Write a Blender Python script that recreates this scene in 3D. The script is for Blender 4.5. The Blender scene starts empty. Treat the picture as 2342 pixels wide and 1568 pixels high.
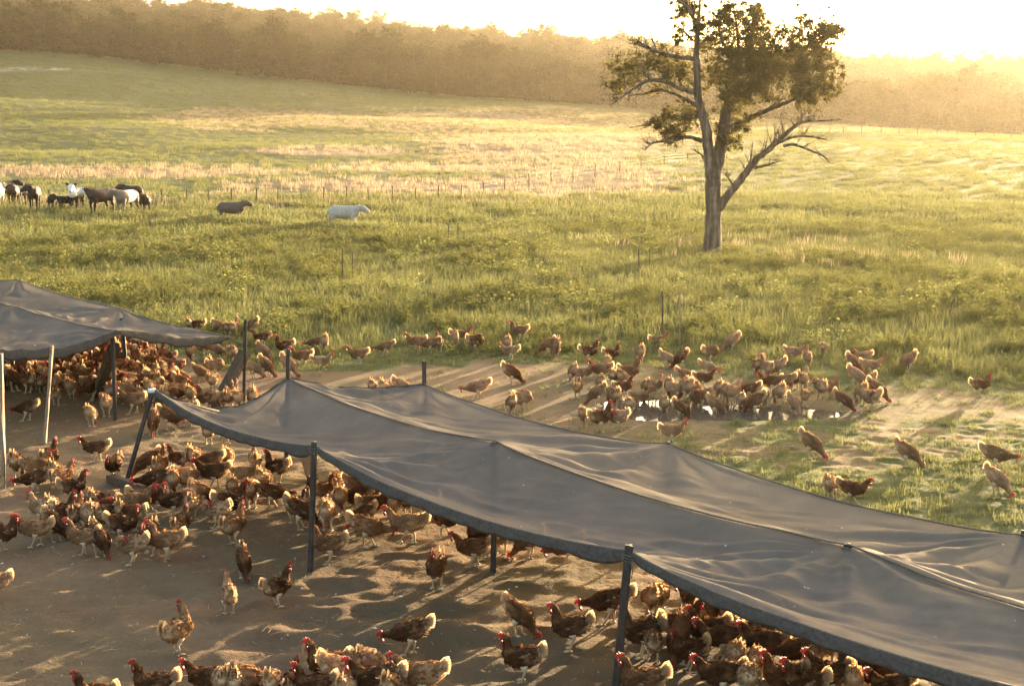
import bpy, bmesh, math, random
import numpy as np
from mathutils import Vector, Matrix, Euler
random.seed(7)
RNG = np.random.default_rng(7)
R = math.radians
SC = bpy.context.scene
COL = SC.collection

# ------------------------------------------------------------------ camera, light, sky, exposure
H_CAM, FPX, CXP, CYP, HOR = 4.65, 3252.8, 1171.0, 784.0, 280.0
PITCH = math.atan((CYP - HOR) / FPX)
cam_d = bpy.data.cameras.new('camera')
cam = bpy.data.objects.new('camera', cam_d); COL.objects.link(cam)
cam_d.lens = 50; cam_d.sensor_width = 36; cam_d.clip_start = .1; cam_d.clip_end = 5000
cam.location = (0, 0, H_CAM); cam.rotation_euler = (math.pi/2 - PITCH, 0, 0)
SC.camera = cam
SUN_AZ, SUN_EL = R(30), R(4.4)
sun_vec = Vector((math.sin(SUN_AZ)*math.cos(SUN_EL), math.cos(SUN_AZ)*math.cos(SUN_EL), math.sin(SUN_EL)))
sl = bpy.data.lights.new('sun', 'SUN'); sl.energy = 4.0; sl.angle = R(.5); sl.color = (1, .74, .44)
sun = bpy.data.objects.new('sun', sl); COL.objects.link(sun)
sun.rotation_euler = (-sun_vec).to_track_quat('-Z', 'Y').to_euler(); sun.location = (60, 100, 60)
W = bpy.data.worlds.new('World'); SC.world = W; W.use_nodes = True
nt = W.node_tree; nt.nodes.clear()
sky = nt.nodes.new('ShaderNodeTexSky'); sky.sky_type = 'NISHITA'; sky.sun_disc = False
sky.sun_elevation = SUN_EL; sky.sun_rotation = SUN_AZ; sky.air_density = .6; sky.dust_density = 5.0; sky.ozone_density = 0
bg = nt.nodes.new('ShaderNodeBackground'); bg.inputs[1].default_value = .15
wo = nt.nodes.new('ShaderNodeOutputWorld')
nt.links.new(sky.outputs[0], bg.inputs[0]); nt.links.new(bg.outputs[0], wo.inputs[0])
vs = SC.view_settings; SC.display_settings.display_device = 'sRGB'
vs.view_transform = 'Standard'; vs.look = 'None'; vs.gamma = 1; vs.use_curve_mapping = False
vs.exposure = 3.1
HAZE_DENSITY, HAZE_G = .000095, .62
SC.cycles.max_bounces = 6; SC.cycles.transparent_max_bounces = 12; SC.cycles.volume_bounces = 0
SC.cycles.diffuse_bounces = 2; SC.cycles.caustics_reflective = False; SC.cycles.caustics_refractive = False

# ------------------------------------------------------------------ small maths
_perm = np.random.default_rng(3).random((256, 256))
def vn(x, y, seed=0):
    x = np.asarray(x, float) + seed*17.31; y = np.asarray(y, float) + seed*9.77
    xi = np.floor(x).astype(int); yi = np.floor(y).astype(int); fx = x-xi; fy = y-yi
    fx = fx*fx*(3-2*fx); fy = fy*fy*(3-2*fy)
    g = lambda a, b: _perm[a & 255, b & 255]
    return (g(xi, yi)*(1-fx)+g(xi+1, yi)*fx)*(1-fy) + (g(xi, yi+1)*(1-fx)+g(xi+1, yi+1)*fx)*fy
def fbm(x, y, o=3, seed=0):
    s = 0; a = .5; t = 0
    for k in range(o):
        s = s + a*vn(np.asarray(x)*2**k, np.asarray(y)*2**k, seed+k*3); t += a; a *= .5
    return s/t
def sm(a, b, x):
    t = np.clip((np.asarray(x, float)-a)/(b-a), 0, 1); return t*t*(3-2*t)
CT, ST = math.cos(PITCH), math.sin(PITCH)
def ray(px, py):
    dx = (px-CXP)/FPX; dy = (CYP-py)/FPX
    return np.array([dx, CT + dy*ST, -ST + dy*CT])
def proj(x, y, z):
    x = np.asarray(x, float); y = np.asarray(y, float); z = np.asarray(z, float) - H_CAM
    d = np.maximum(y*CT - z*ST, .5); u = y*ST + z*CT
    return CXP + x/d*FPX, CYP - u/d*FPX
AMP = ([-400, -144, -107, -70, -21, 28, 65, 90, 144, 400], [27, 24.3, 21.9, 16.9, 12, 8.6, 5.9, 4.0, .5, -3])
RIDGE = ([-500, -324, -150, -47, 100, 230, 324, 600], [72, 67, 57, 46, 37, 30, 27, 23])
HOLES = []          # dust-bath hollows (x, y, radius, depth)
def terrain(x, y, fine=True):
    x = np.asarray(x, float); y = np.asarray(y, float)
    s = np.clip((y-62)/(410-62), 0, 1); s = np.where(s < 1, s**1.35, 1)
    h = np.interp(x, *AMP)*s
    h = h + (np.interp(x, *RIDGE) - np.interp(x, *AMP))*sm(400, 900, y)
    h = h + (fbm(x/38, y/38, 2, 5)-.5)*2.2*sm(60, 160, y)
    h = h + (fbm(x/9, y/9, 2, 9)-.5)*.22*sm(26, 40, y)
    if fine:
        near = 1 - sm(26, 60, y)
        dirt = 1 - sm(20, 24, y)
        h = h + (fbm(x/1.3, y/1.1, 3, 1)-.5)*.04*near
        h = h + (fbm(x/.22, y/.17, 3, 2)-.5)*.075*near*dirt
        for (hx, hy, r, d) in HOLES:
            q = np.sqrt((x-hx)**2 + ((y-hy)*1.15)**2)/r
            h = h - d*np.exp(-q*q*1.6) + d*.45*np.exp(-((q-1.25)*3)**2)
    return h
def G(px, py):
    """world point of the ground seen at a place of the photograph (2342 px wide)"""
    d = ray(px, py); t0 = 5.
    o = np.array([0, 0, H_CAM]); t = t0
    for k in range(400):
        p = o + d*t
        g = p[2] - float(terrain(p[0], p[1], False))
        if g < .003: break
        t += max(g*.9/max(-d[2]+.05, .04)*.5, .02)
        if t > 1500: break
    return o + d*t
def at(px, py, Y):
    d = ray(px, py); return np.array([0, 0, H_CAM]) + d*(Y/d[1])
for (hx, hy, r, d) in [(760, 1345, .34, .07), (560, 1330, .3, .06), (980, 1480, .5, .1), (1180, 1475, .4, .08), (800, 1500, .4, .08), (420, 1270, .35, .06),
                       (520, 1390, .3, .05), (620, 1480, .4, .07), (400, 1360, .26, .05), (700, 1425, .32, .06), (180, 1190, .3, .05), (860, 1405, .3, .05), (330, 1330, .28, .05),
                       (250, 1020, .3, .05), (90, 1130, .35, .05), (480, 1240, .3, .05), (1010, 1400, .3, .045), (560, 1530, .35, .06), (200, 1430, .3, .035)]:
    p = G(hx, hy); HOLES.append((p[0], p[1], r, d*.75))

# ------------------------------------------------------------------ object helpers
def mesh_obj(name, verts, faces, mats=None, parent=None, mi=None, smooth=True, link=True):
    me = bpy.data.meshes.new(name)
    me.from_pydata([tuple(map(float, v)) for v in verts], [], [tuple(map(int, f)) for f in faces])
    if mats:
        for m in (mats if isinstance(mats, (list, tuple)) else [mats]): me.materials.append(m)
    if mi is not None: me.polygons.foreach_set('material_index', mi)
    if smooth: me.polygons.foreach_set('use_smooth', [True]*len(me.polygons))
    me.update()
    o = bpy.data.objects.new(name, me)
    if link: COL.objects.link(o)
    if parent: o.parent = parent
    return o
def attr(o, name, vals):
    a = o.data.attributes.new(name, 'FLOAT', 'POINT'); a.data.foreach_set('value', np.asarray(vals, np.float32))
def tag(o, label=None, cat=None, group=None, kind=None):
    if label: o['label'] = label
    if cat: o['category'] = cat
    if group: o['group'] = group
    if kind: o['kind'] = kind
    return o
def empty(name, loc, rz=0):
    o = bpy.data.objects.new(name, None); COL.objects.link(o); o.location = loc; o.rotation_euler = (0, 0, rz); o.empty_display_size = .1
    return o
class MB:
    def __init__(s): s.v = []; s.f = []; s.a = []; s.m = []
    def add(s, vs_, fs_, a=0., m=0):
        n = len(s.v); s.v += [tuple(map(float, v)) for v in vs_]; s.f += [tuple(i+n for i in f) for f in fs_]
        s.a += (list(a) if hasattr(a, '__len__') else [a]*len(vs_)); s.m += [m]*len(fs_)
    def build(s, name, mats, parent=None, an=None, smooth=True, link=True):
        o = mesh_obj(name, s.v, s.f, mats, parent, s.m, smooth, link)
        if an: attr(o, an, s.a)
        return o
    def box(s, c, size, rot=None, a=0., m=0):
        sx, sy, sz = [q/2 for q in size]
        P = [Vector((x, y, z)) for x in (-sx, sx) for y in (-sy, sy) for z in (-sz, sz)]
        if rot: P = [rot @ p for p in P]
        s.add([p + Vector(c) for p in P], [(0, 1, 3, 2), (4, 6, 7, 5), (0, 4, 5, 1), (2, 3, 7, 6), (0, 2, 6, 4), (1, 5, 7, 3)], a, m)
    def tube(s, pts, rad, n=7, a=0., m=0, cap=True):
        pts = [Vector(p) for p in pts]; N = len(pts)
        rad = list(rad) if hasattr(rad, '__len__') else [rad]*N
        up = Vector((.31, .17, .93)); V = []; av = []
        for i, p in enumerate(pts):
            t = (pts[min(i+1, N-1)] - pts[max(i-1, 0)]).normalized()
            b = t.cross(up)
            if b.length < .1: b = t.cross(Vector((1, 0, 0)))
            b.normalize(); c = b.cross(t)
            for k in range(n):
                q = 2*math.pi*k/n
                V.append(p + (b*math.cos(q) + c*math.sin(q))*rad[i])
        F = [(i*n+k, i*n+(k+1) % n, (i+1)*n+(k+1) % n, (i+1)*n+k) for i in range(N-1) for k in range(n)]
        if cap: F += [tuple(range(n))[::-1], tuple((N-1)*n+k for k in range(n))]
        s.add(V, F, a, m)
    def beam(s, p, q, w, h, a=0., m=0):
        p = Vector(p); q = Vector(q); d = q-p
        s.box((p+q)/2, (w, h, d.length), d.to_track_quat('Z', 'Y').to_matrix(), a, m)
def cr(pts, n):
    """Catmull-Rom resample of rows of numbers"""
    P = np.array(pts, float); P = np.vstack([2*P[0]-P[1], P, 2*P[-1]-P[-2]]); out = []
    m = len(P)-3
    for q in np.linspace(0, m-1e-6, n):
        i = int(q); t = q-i; a, b, c, d = P[i:i+4]
        out.append(.5*(2*b + (c-a)*t + (2*a-5*b+4*c-d)*t*t + (3*b-a-3*c+d)*t**3))
    return np.array(out)

# ------------------------------------------------------------------ materials
class NT:
    def __init__(s, name):
        s.m = bpy.data.materials.new(name); s.m.use_nodes = True; s.t = s.m.node_tree; s.t.nodes.clear()
        s.out = s.n('ShaderNodeOutputMaterial')
    def n(s, ty, **k):
        q = s.t.nodes.new(ty)
        for a, b in k.items(): setattr(q, a, b)
        return q
    def l(s, a, b): s.t.links.new(a, b)
    def noise(s, scale, detail=4, rough=.55, obj=False, vec=None):
        q = s.n('ShaderNodeTexNoise'); q.inputs['Scale'].default_value = scale; q.inputs['Detail'].default_value = detail; q.inputs['Roughness'].default_value = rough
        if vec is not None: s.l(vec, q.inputs['Vector'])
        elif obj: s.l(s.n('ShaderNodeTexCoord').outputs['Object'], q.inputs['Vector'])
        else: s.l(s.n('ShaderNodeNewGeometry').outputs['Position'], q.inputs['Vector'])
        return q.outputs['Fac']
    def ramp(s, fac, stops):
        q = s.n('ShaderNodeValToRGB'); e = q.color_ramp.elements
        while len(e) < len(stops): e.new(.5)
        for el, (p, c) in zip(e, stops): el.position = p; el.color = (*c, 1) if len(c) == 3 else c
        s.l(fac, q.inputs[0]); return q.outputs[0]
    def rng(s, fac, a, b, c=0, d=1):
        q = s.n('ShaderNodeMapRange'); s.l(fac, q.inputs[0])
        for i, v in enumerate((a, b, c, d)): q.inputs[i+1].default_value = v
        return q.outputs[0]
    def mix(s, fac, a, b, mode='MIX'):
        q = s.n('ShaderNodeMix', data_type='RGBA', blend_type=mode)
        for v, i in ((fac, 0), (a, 6), (b, 7)):
            if isinstance(v, (int, float)): q.inputs[i].default_value = v
            elif isinstance(v, tuple): q.inputs[i].default_value = (*v, 1)
            else: s.l(v, q.inputs[i])
        return q.outputs[2]
    def math(s, op, a, b=0.):
        q = s.n('ShaderNodeMath', operation=op)
        for v, i in ((a, 0), (b, 1)):
            if isinstance(v, (int, float)): q.inputs[i].default_value = v
            else: s.l(v, q.inputs[i])
        return q.outputs[0]
    def at(s, name): return s.n('ShaderNodeAttribute', attribute_name=name).outputs['Fac']
    def bump(s, h, st=.4, dist=.02):
        q = s.n('ShaderNodeBump'); q.inputs['Strength'].default_value = st; q.inputs['Distance'].default_value = dist; s.l(h, q.inputs['Height']); return q.outputs[0]
    def pbr(s, col, rough=.8, bump=None, spec=.3, metal=0):
        q = s.n('ShaderNodeBsdfPrincipled'); q.inputs['Roughness'].default_value = rough; q.inputs['Specular IOR Level'].default_value = spec; q.inputs['Metallic'].default_value = metal
        if isinstance(col, tuple): q.inputs['Base Color'].default_value = (*col, 1)
        else: s.l(col, q.inputs['Base Color'])
        if bump is not None: s.l(bump, q.inputs['Normal'])
        return q.outputs[0]
    def leafy(s, col, tr=.5, col2=None):
        d = s.n('ShaderNodeBsdfDiffuse'); t = s.n('ShaderNodeBsdfTranslucent'); m = s.n('ShaderNodeMixShader'); m.inputs[0].default_value = tr
        s.l(col, d.inputs[0]); s.l(col2 or col, t.inputs[0]); s.l(d.outputs[0], m.inputs[1]); s.l(t.outputs[0], m.inputs[2]); return m.outputs[0]
    def end(s, sh): s.l(sh, s.out.inputs[0]); return s.m
MAT = {}
def simple(name, c1, c2, scale=6, rough=.75, bst=.4, dist=.01, metal=0, obj=True, spec=.3):
    t = NT(name); f = t.noise(scale, 5, .6, obj)
    MAT[name] = t.end(t.pbr(t.ramp(f, [(.3, c1), (.7, c2)]), rough, t.bump(f, bst, dist), spec, metal)); return MAT[name]
simple('steel', (.035, .034, .032), (.075, .068, .058), 9, .5, .2, .004, .35)
simple('timber', (.05, .036, .024), (.12, .085, .055), 12, .85, .5, .008)
simple('pale_timber', (.19, .14, .09), (.32, .24, .16), 14, .8, .4, .005)
simple('rope', (.08, .07, .055), (.16, .14, .11), 40, .9, .6, .004)
simple('white_plastic', (.7, .7, .7), (.82, .82, .8), 10, .4, .05)
t = NT('bark'); mp = t.n('ShaderNodeMapping'); mp.inputs['Scale'].default_value = (3.5, 3.5, .5); t.l(t.n('ShaderNodeTexCoord').outputs['Object'], mp.inputs[0])
f = t.noise(1.6, 6, .65, vec=mp.outputs[0]); MAT['bark'] = t.end(t.pbr(t.ramp(f, [(.32, (.045, .033, .024)), (.5, (.12, .09, .062)), (.66, (.26, .205, .15))]), .9, t.bump(f, .9, .06), .1))
simple('hen_leg', (.42, .33, .20), (.58, .47, .30), 60, .6, .2, .002)
simple('pebble', (.16, .14, .12), (.38, .34, .29), 9, .85, .3, .01)
simple('straw', (.26, .19, .09), (.5, .38, .2), 20, .8, .1, .002, obj=False)
simple('fluff', (.68, .62, .52), (.85, .8, .72), 20, .9, .1, .002)
simple('far_bark', (.03, .025, .02), (.06, .05, .04), .8, .9, .4, .1)
t = NT('comb'); cc = t.ramp(t.noise(70, 3, .5, True), [(.3, (.30, .025, .02)), (.7, (.45, .055, .045))])
p = t.n('ShaderNodeBsdfPrincipled'); t.l(cc, p.inputs['Base Color']); p.inputs['Roughness'].default_value = .45
tl = t.n('ShaderNodeBsdfTranslucent'); t.l(cc, tl.inputs[0]); mx = t.n('ShaderNodeMixShader'); mx.inputs[0].default_value = .45
t.l(p.outputs[0], mx.inputs[1]); t.l(tl.outputs[0], mx.inputs[2]); MAT['comb'] = t.end(mx.outputs[0])
MAT['eye'] = (lambda t: t.end(t.pbr((.02, .012, .008), .15)))(NT('eye'))
def hen_mat(name, tr, own=True):
    t = NT(name)
    base = t.n('ShaderNodeObjectInfo').outputs['Color'] if own else t.ramp(t.n('ShaderNodeObjectInfo').outputs['Random'], [(0, (.075, .026, .010)), (.35, (.15, .055, .02)), (.7, (.26, .12, .048)), (1, (.38, .23, .12))])
    pale = t.at('pale')
    n1 = t.noise(38, 4, .6, True); n2 = t.noise(9, 2, .5, True)
    c = t.mix(t.rng(n1, .35, .7, 0, 1), base, t.mix(.5, base, (.02, .009, .004)))
    c = t.mix(t.rng(n2, .45, .7, 0, .35), c, (.36, .16, .06))
    f = t.math('ADD', pale, t.rng(n1, .3, .7, -.18, .18))
    c = t.mix(t.rng(f, .25, .75, 0, 1), c, (.58, .42, .25))
    c = t.mix(t.rng(t.at('beak'), .4, .6, 0, 1), c, (.42, .30, .14))
    if tr > 0: return t.end(t.leafy(c, tr))
    return t.end(t.pbr(c, .85, t.bump(n1, .5, .008), .15))
MAT['hen_body'] = hen_mat('hen_body', 0); MAT['hen_feather'] = hen_mat('hen_feather', .52)
MAT['flock_body'] = hen_mat('flock_body', 0, False); MAT['flock_feather'] = hen_mat('flock_feather', .4, False)
def cow_mat():
    t = NT('cow_hide'); base = t.n('ShaderNodeObjectInfo').outputs['Color']
    n = t.noise(5, 4, .6, True)
    c = t.mix(t.rng(n, .35, .7, 0, .35), base, (.05, .03, .02))
    c = t.mix(t.rng(t.at('pale'), .45, .55, 0, 1), c, (.72, .66, .58))
    MAT['cow'] = t.end(t.pbr(c, .7, t.bump(n, .3, .03), .25))
cow_mat()

def grass_mat(name, a, b, c, tip, tr=.55, scale=.16):
    t = NT(name); big = t.noise(scale, 4, .6); sml = t.noise(2.3, 3, .6)
    col = t.ramp(big, [(.3, a), (.5, b), (.7, c)])
    col = t.mix(t.rng(sml, .35, .7, 0, .45), col, tip)
    col = t.mix(t.rng(t.at('tip'), .4, 1, 0, .75), col, tip)
    MAT[name] = t.end(t.leafy(col, tr, t.mix(.55, col, tip)))
grass_mat('grass', (.060, .083, .034), (.088, .108, .044), (.112, .122, .052), (.19, .195, .085), .6)
grass_mat('weed', (.055, .090, .036), (.082, .115, .042), (.112, .132, .050), (.25, .245, .085), .6)
grass_mat('dry_grass', (.14, .115, .065), (.21, .165, .10), (.27, .22, .145), (.42, .35, .24), .5, .3)
def foliage_mat(name, a, b, tr=.35, scale=.8):
    t = NT(name); n = t.noise(scale, 4, .6); r = t.n('ShaderNodeObjectInfo').outputs['Random']
    col = t.ramp(n, [(.3, a), (.7, b)])
    col = t.mix(t.rng(r, 0, 1, 0, .8), col, t.mix(.75, col, (.016, .018, .008)))
    MAT[name] = t.end(t.leafy(col, tr, t.mix(.6, col, (.20, .17, .05))))
foliage_mat('gum_leaf', (.08, .085, .042), (.145, .138, .07), .5)
foliage_mat('wood_leaf', (.022, .028, .012), (.058, .060, .026), .07, .12)
def cloth_mat():
    t = NT('shade_cloth')
    uv = t.n('ShaderNodeTexCoord').outputs['Object']
    dust = t.noise(1.6, 5, .65, vec=uv); fine = t.noise(140, 2, .6, vec=uv)
    col = t.ramp(dust, [(.3, (.145, .132, .112)), (.55, (.185, .166, .140)), (.75, (.24, .212, .172))])
    col = t.mix(t.rng(fine, .3, .7, 0, .35), col, (.06, .058, .056))
    col = t.mix(t.rng(t.noise(16, 2, .5, vec=uv), .74, .77, 0, .8), col, (.55, .52, .46))
    mp = t.n('ShaderNodeMapping'); mp.inputs['Scale'].default_value = (1.2, 7, 3); mp.inputs['Rotation'].default_value = (0, 0, .5); t.l(uv, mp.inputs[0]); cre = t.noise(1, 4, .6, vec=mp.outputs[0])
    b1 = t.n('ShaderNodeBump'); b1.inputs['Strength'].default_value = .5; b1.inputs['Distance'].default_value = .03; t.l(cre, b1.inputs['Height'])
    b2 = t.n('ShaderNodeBump'); b2.inputs['Strength'].default_value = .35; b2.inputs['Distance'].default_value = .004; t.l(fine, b2.inputs['Height']); t.l(b1.outputs[0], b2.inputs['Normal'])
    d = t.n('ShaderNodeBsdfDiffuse'); t.l(col, d.inputs[0]); t.l(b2.outputs[0], d.inputs[2])
    gl = t.n('ShaderNodeBsdfGlossy'); gl.inputs['Roughness'].default_value = .55; gl.inputs[0].default_value = (.5, .48, .45, 1)
    m0 = t.n('ShaderNodeMixShader'); m0.inputs[0].default_value = .07; t.l(d.outputs[0], m0.inputs[1]); t.l(gl.outputs[0], m0.inputs[2])
    tl = t.n('ShaderNodeBsdfTranslucent'); t.l(col, tl.inputs[0])
    m1 = t.n('ShaderNodeMixShader'); m1.inputs[0].default_value = .3; t.l(m0.outputs[0], m1.inputs[1]); t.l(tl.outputs[0], m1.inputs[2])
    tp = t.n('ShaderNodeBsdfTransparent'); m2 = t.n('ShaderNodeMixShader'); m2.inputs[0].default_value = .06
    t.l(m1.outputs[0], m2.inputs[1]); t.l(tp.outputs[0], m2.inputs[2]); MAT['shade_cloth'] = t.end(m2.outputs[0])
    t = NT('shaded_fold_cloth'); f = t.noise(30, 4, .6, True); MAT['shaded_fold_cloth'] = t.end(t.pbr(t.ramp(f, [(.3, (.05, .047, .042)), (.7, (.10, .093, .082))]), .9, t.bump(f, .6, .01), .15))  # same cloth doubled in the hem; shade on its underside is put into the darker colour
cloth_mat()
def ground_mat():
    t = NT('ground_soil')
    pos = t.n('ShaderNodeNewGeometry').outputs['Position']
    n1 = t.noise(1.1, 6, .62); n2 = t.noise(9, 5, .65); n3 = t.noise(55, 3, .7); far = t.noise(.035, 5, .6)
    mp = t.n('ShaderNodeMapping'); mp.inputs['Scale'].default_value = (.02, .11, .1); t.l(pos, mp.inputs[0]); st = t.noise(1, 6, .62, vec=mp.outputs[0])
    dirt = t.ramp(n1, [(.28, (.15, .093, .050)), (.5, (.225, .148, .083)), (.72, (.285, .195, .115))])
    dirt = t.mix(t.rng(n2, .3, .75, 0, .55), dirt, (.105, .074, .047))
    dirt = t.mix(t.rng(n3, .58, .72, 0, .5), dirt, (.27, .215, .145))
    dirt = t.mix(t.rng(t.noise(.55, 4, .6), .42, .62, 0, .75), dirt, (.115, .095, .052))
    dirt = t.mix(t.at('mud_near_dark'), dirt, (.055, .044, .032))
    green = t.ramp(far, [(.3, (.050, .074, .022)), (.5, (.078, .102, .030)), (.72, (.115, .125, .042))])
    green = t.mix(t.rng(n1, .35, .75, 0, .5), green, (.045, .058, .022))
    green = t.mix(t.rng(t.noise(.33, 5, .7), .45, .72, 0, .5), green, (.13, .125, .06))
    green = t.mix(t.rng(st, .42, .62, 0, .5), green, (.05, .062, .026))
    dry = t.ramp(st, [(.3, (.08, .082, .040)), (.5, (.16, .115, .066)), (.68, (.27, .21, .13))])
    g2 = t.mix(t.rng(t.math('ADD', t.at('dry'), t.rng(st, .3, .7, -.24, .24)), .3, .7, 0, 1), green, dry)
    f = t.math('ADD', t.at('grassy'), t.rng(n2, .3, .7, -.22, .22))
    c = t.mix(t.rng(f, .35, .65, 0, 1), dirt, g2)
    c = t.mix(t.math('MULTIPLY', t.at('pale_strip'), t.rng(n1, .3, .6, .3, .8)), c, (.42, .39, .34))
    h = t.math('ADD', t.math('MULTIPLY', n2, .7), t.math('MULTIPLY', n3, .3))
    MAT['ground'] = t.end(t.pbr(c, .95, t.bump(t.math('ADD', h, t.math('MULTIPLY', t.noise(22, 4, .7), .5)), 1.0, .045), .1))
ground_mat()
t = NT('muddy_water'); n = t.noise(7, 3, .5)
q = t.n('ShaderNodeBsdfPrincipled'); q.inputs['Base Color'].default_value = (.09, .075, .055, 1); q.inputs['Roughness'].default_value = .06; q.inputs['IOR'].default_value = 1.33
t.l(t.bump(n, .12, .01), q.inputs['Normal']); MAT['water'] = t.end(q.outputs[0])

# ------------------------------------------------------------------ what grows where (a map of the field)
GL = ([-700, 0, 300, 430, 560, 700, 900, 1250, 1500, 1650, 1800, 2000, 2342, 3000], [790, 792, 800, 812, 838, 846, 838, 840, 842, 850, 868, 880, 902, 915])
LUSH = ([1200, 1480, 1655, 1860, 2342, 3000], [1400, 1110, 1058, 1046, 1026, 1010])
def grassy(x, y):
    px, py = proj(x, y, 0*np.asarray(x))
    px = np.clip(px, -900, 3200)
    e = (np.interp(px, *GL) - py)/45.
    n = fbm(np.asarray(x)/.9, np.asarray(y)/.9, 3, 21)-.5
    g = sm(-.6, .6, e + n*2.2)
    e2 = (py - np.interp(px, *LUSH))/45.
    right = sm(1350, 1560, px)*sm(-.1, .5, np.asarray(x) - np.interp(y, [0, 9, 12.2, 15.7, 19.6, 40], [12, 7.4, 4.4, 1.73, -1.2, -14]))
    g = np.maximum(g, sm(-.8, 1.0, e2 + n*3.0)*right*.95)
    sparse = sm(.44, .60, fbm(np.asarray(x)/.55, np.asarray(y)/.35, 3, 31))*sm(1380, 1600, px)*sm(925, 970, py)*right
    sparse = sparse + sm(.52, .62, fbm(np.asarray(x)/.8, np.asarray(y)/.5, 2, 37))*sm(1800, 2100, px)*sm(880, 900, py)*.5
    g = np.maximum(g, np.clip(sparse, 0, 1)*.75)
    px2, _ = proj(x, y, 0*np.asarray(x)); g = np.maximum(g, .30*sm(15.2, 17.5, y)*sm(900, 1500, px2) + .12*sm(17, 19, y)*sm(500, 900, px2))
    return np.where(np.asarray(y) > 45, 1, np.where(np.asarray(y) < 3, 0, g))
DRYB = [(1050, 455, 420, 20), (1250, 420, 330, 24), (900, 425, 330, 18), (1250, 335, 300, 42), (1050, 280, 420, 26), (650, 275, 260, 22), (520, 262, 110, 16), (1550, 560, 330, 12), (1900, 600, 330, 18),
        (2250, 640, 200, 14), (150, 395, 500, 16), (300, 465, 700, 13), (1300, 255, 300, 10), (1500, 300, 180, 30), (2050, 294, 330, 9), (1750, 262, 250, 12), (760, 345, 200, 14), (1000, 385, 260, 10), (640, 448, 280, 12), (1350, 395, 200, 22)]
def dryness(x, y, z):
    px, py = proj(x, y, z); d = 0*px
    for a, b, c, e in DRYB: d = np.maximum(d, np.exp(-(((px-a)/c)**2 + ((py-b)/e)**2)))
    return d*sm(25, 34, y)
# ------------------------------------------------------------------ the ground: one sheet to beyond the ridge
def graded(lo, flo, fhi, hi, step, grow=1.09):
    mid = np.arange(flo, fhi, step); a = [fhi]; s = step
    while a[-1] < hi: s *= grow; a.append(a[-1]+s)
    b = [flo-step]; s = step
    while b[-1] > lo: s *= grow; b.append(b[-1]-s)
    return np.concatenate([b[::-1], mid, a])
gx = graded(-950, -8.5, 8.5, 950, .065, 1.075); gy = graded(-80, 10.2, 27, 1500, .065, 1.03)
GX, GY = np.meshgrid(gx, gy); GZ = terrain(GX, GY)
PUD = [(1555, 934, 1.75, .34), (1725, 944, 1.2, .24), (1450, 926, .65, .2), (1620, 947, 1.0, .2)]
PUDW = [(G(a, b), rx, ry) for a, b, rx, ry in PUD]
def wet(x, y):
    w = 0*np.asarray(x, float)
    for c, rx, ry in PUDW:
        w = np.maximum(w, 1.25 - np.sqrt(((x-c[0])/rx)**2 + ((y-c[1])/(ry*2.6))**2) + (fbm(np.asarray(x)/.4, np.asarray(y)/.4, 2, 51)-.5)*.7)
    return w
WETV = np.clip(wet(GX, GY), 0, 1.3)
def ground_z(x, y):
    z = terrain(x, y); w = np.clip(wet(x, y), 0, 1.3); return z*(1-sm(0, .5, w)) + (.0 - .08*sm(.2, .8, w))*sm(0, .5, w)
GZ = GZ*(1-sm(0, .5, WETV)) + (-.08*sm(.2, .8, WETV))*sm(0, .5, WETV)
ny, nx = GX.shape; idx = np.arange(nx*ny).reshape(ny, nx)
FQ = np.stack([idx[:-1, :-1], idx[:-1, 1:], idx[1:, 1:], idx[1:, :-1]], -1).reshape(-1, 4)
me = bpy.data.meshes.new('ground'); me.vertices.add(nx*ny)
me.vertices.foreach_set('co', np.stack([GX, GY, GZ], -1).ravel().astype(np.float32))
me.loops.add(FQ.size); me.loops.foreach_set('vertex_index', FQ.ravel().astype(np.int32)); me.polygons.add(len(FQ))
me.polygons.foreach_set('loop_start', np.arange(0, FQ.size, 4, dtype=np.int32))
me.update(); me.validate(); me.polygons.foreach_set('use_smooth', [True]*len(me.polygons)); me.materials.append(MAT['ground'])
ground = bpy.data.objects.new('ground', me); COL.objects.link(ground); tag(ground, kind='structure')
attr(ground, 'grassy', grassy(GX, GY).ravel()); attr(ground, 'dry', dryness(GX, GY, GZ).ravel())
attr(ground, 'mud_near_dark', np.clip(sm(0, .8, WETV)*.8 + .35*(1-sm(13, 19, GY))*fbm(GX/1.2, GY/1.2, 2, 44), 0, 1).ravel())  # mud round the puddle, plus patchy darker ground towards the camera
gpx, gpy = proj(GX, GY, GZ)
ps = np.exp(-((gpy-159)/3.2)**2)*(1-sm(110, 170, gpx)) + .55*np.exp(-((gpy-np.interp(gpx, [1780, 2000, 2342], [283, 290, 316]))/6.)**2)*sm(1760, 1850, gpx)
attr(ground, 'pale_strip', np.clip(ps*(GY > 150)*(GY < 520), 0, 1).ravel())
# puddle water
pw = MB(); n = 64
gxp = np.linspace(PUDW[0][0][0]-3, PUDW[0][0][0]+3.4, 90); gyp = np.linspace(PUDW[0][0][1]-2.2, PUDW[0][0][1]+2.2, 60)
PX, PY = np.meshgrid(gxp, gyp); Wv = wet(PX, PY); ii = np.arange(PX.size).reshape(PX.shape)
fs = [(ii[j, i], ii[j, i+1], ii[j+1, i+1], ii[j+1, i]) for j in range(59) for i in range(89) if min(Wv[j, i], Wv[j, i+1], Wv[j+1, i+1], Wv[j+1, i]) > .3]
used = sorted({k for f in fs for k in f}); rm = {k: q for q, k in enumerate(used)}
pud = mesh_obj('puddle_water', [(PX.flat[k], PY.flat[k], -.012) for k in used], [tuple(rm[k] for k in f) for f in fs], MAT['water'])
tag(pud, kind='structure')

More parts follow.
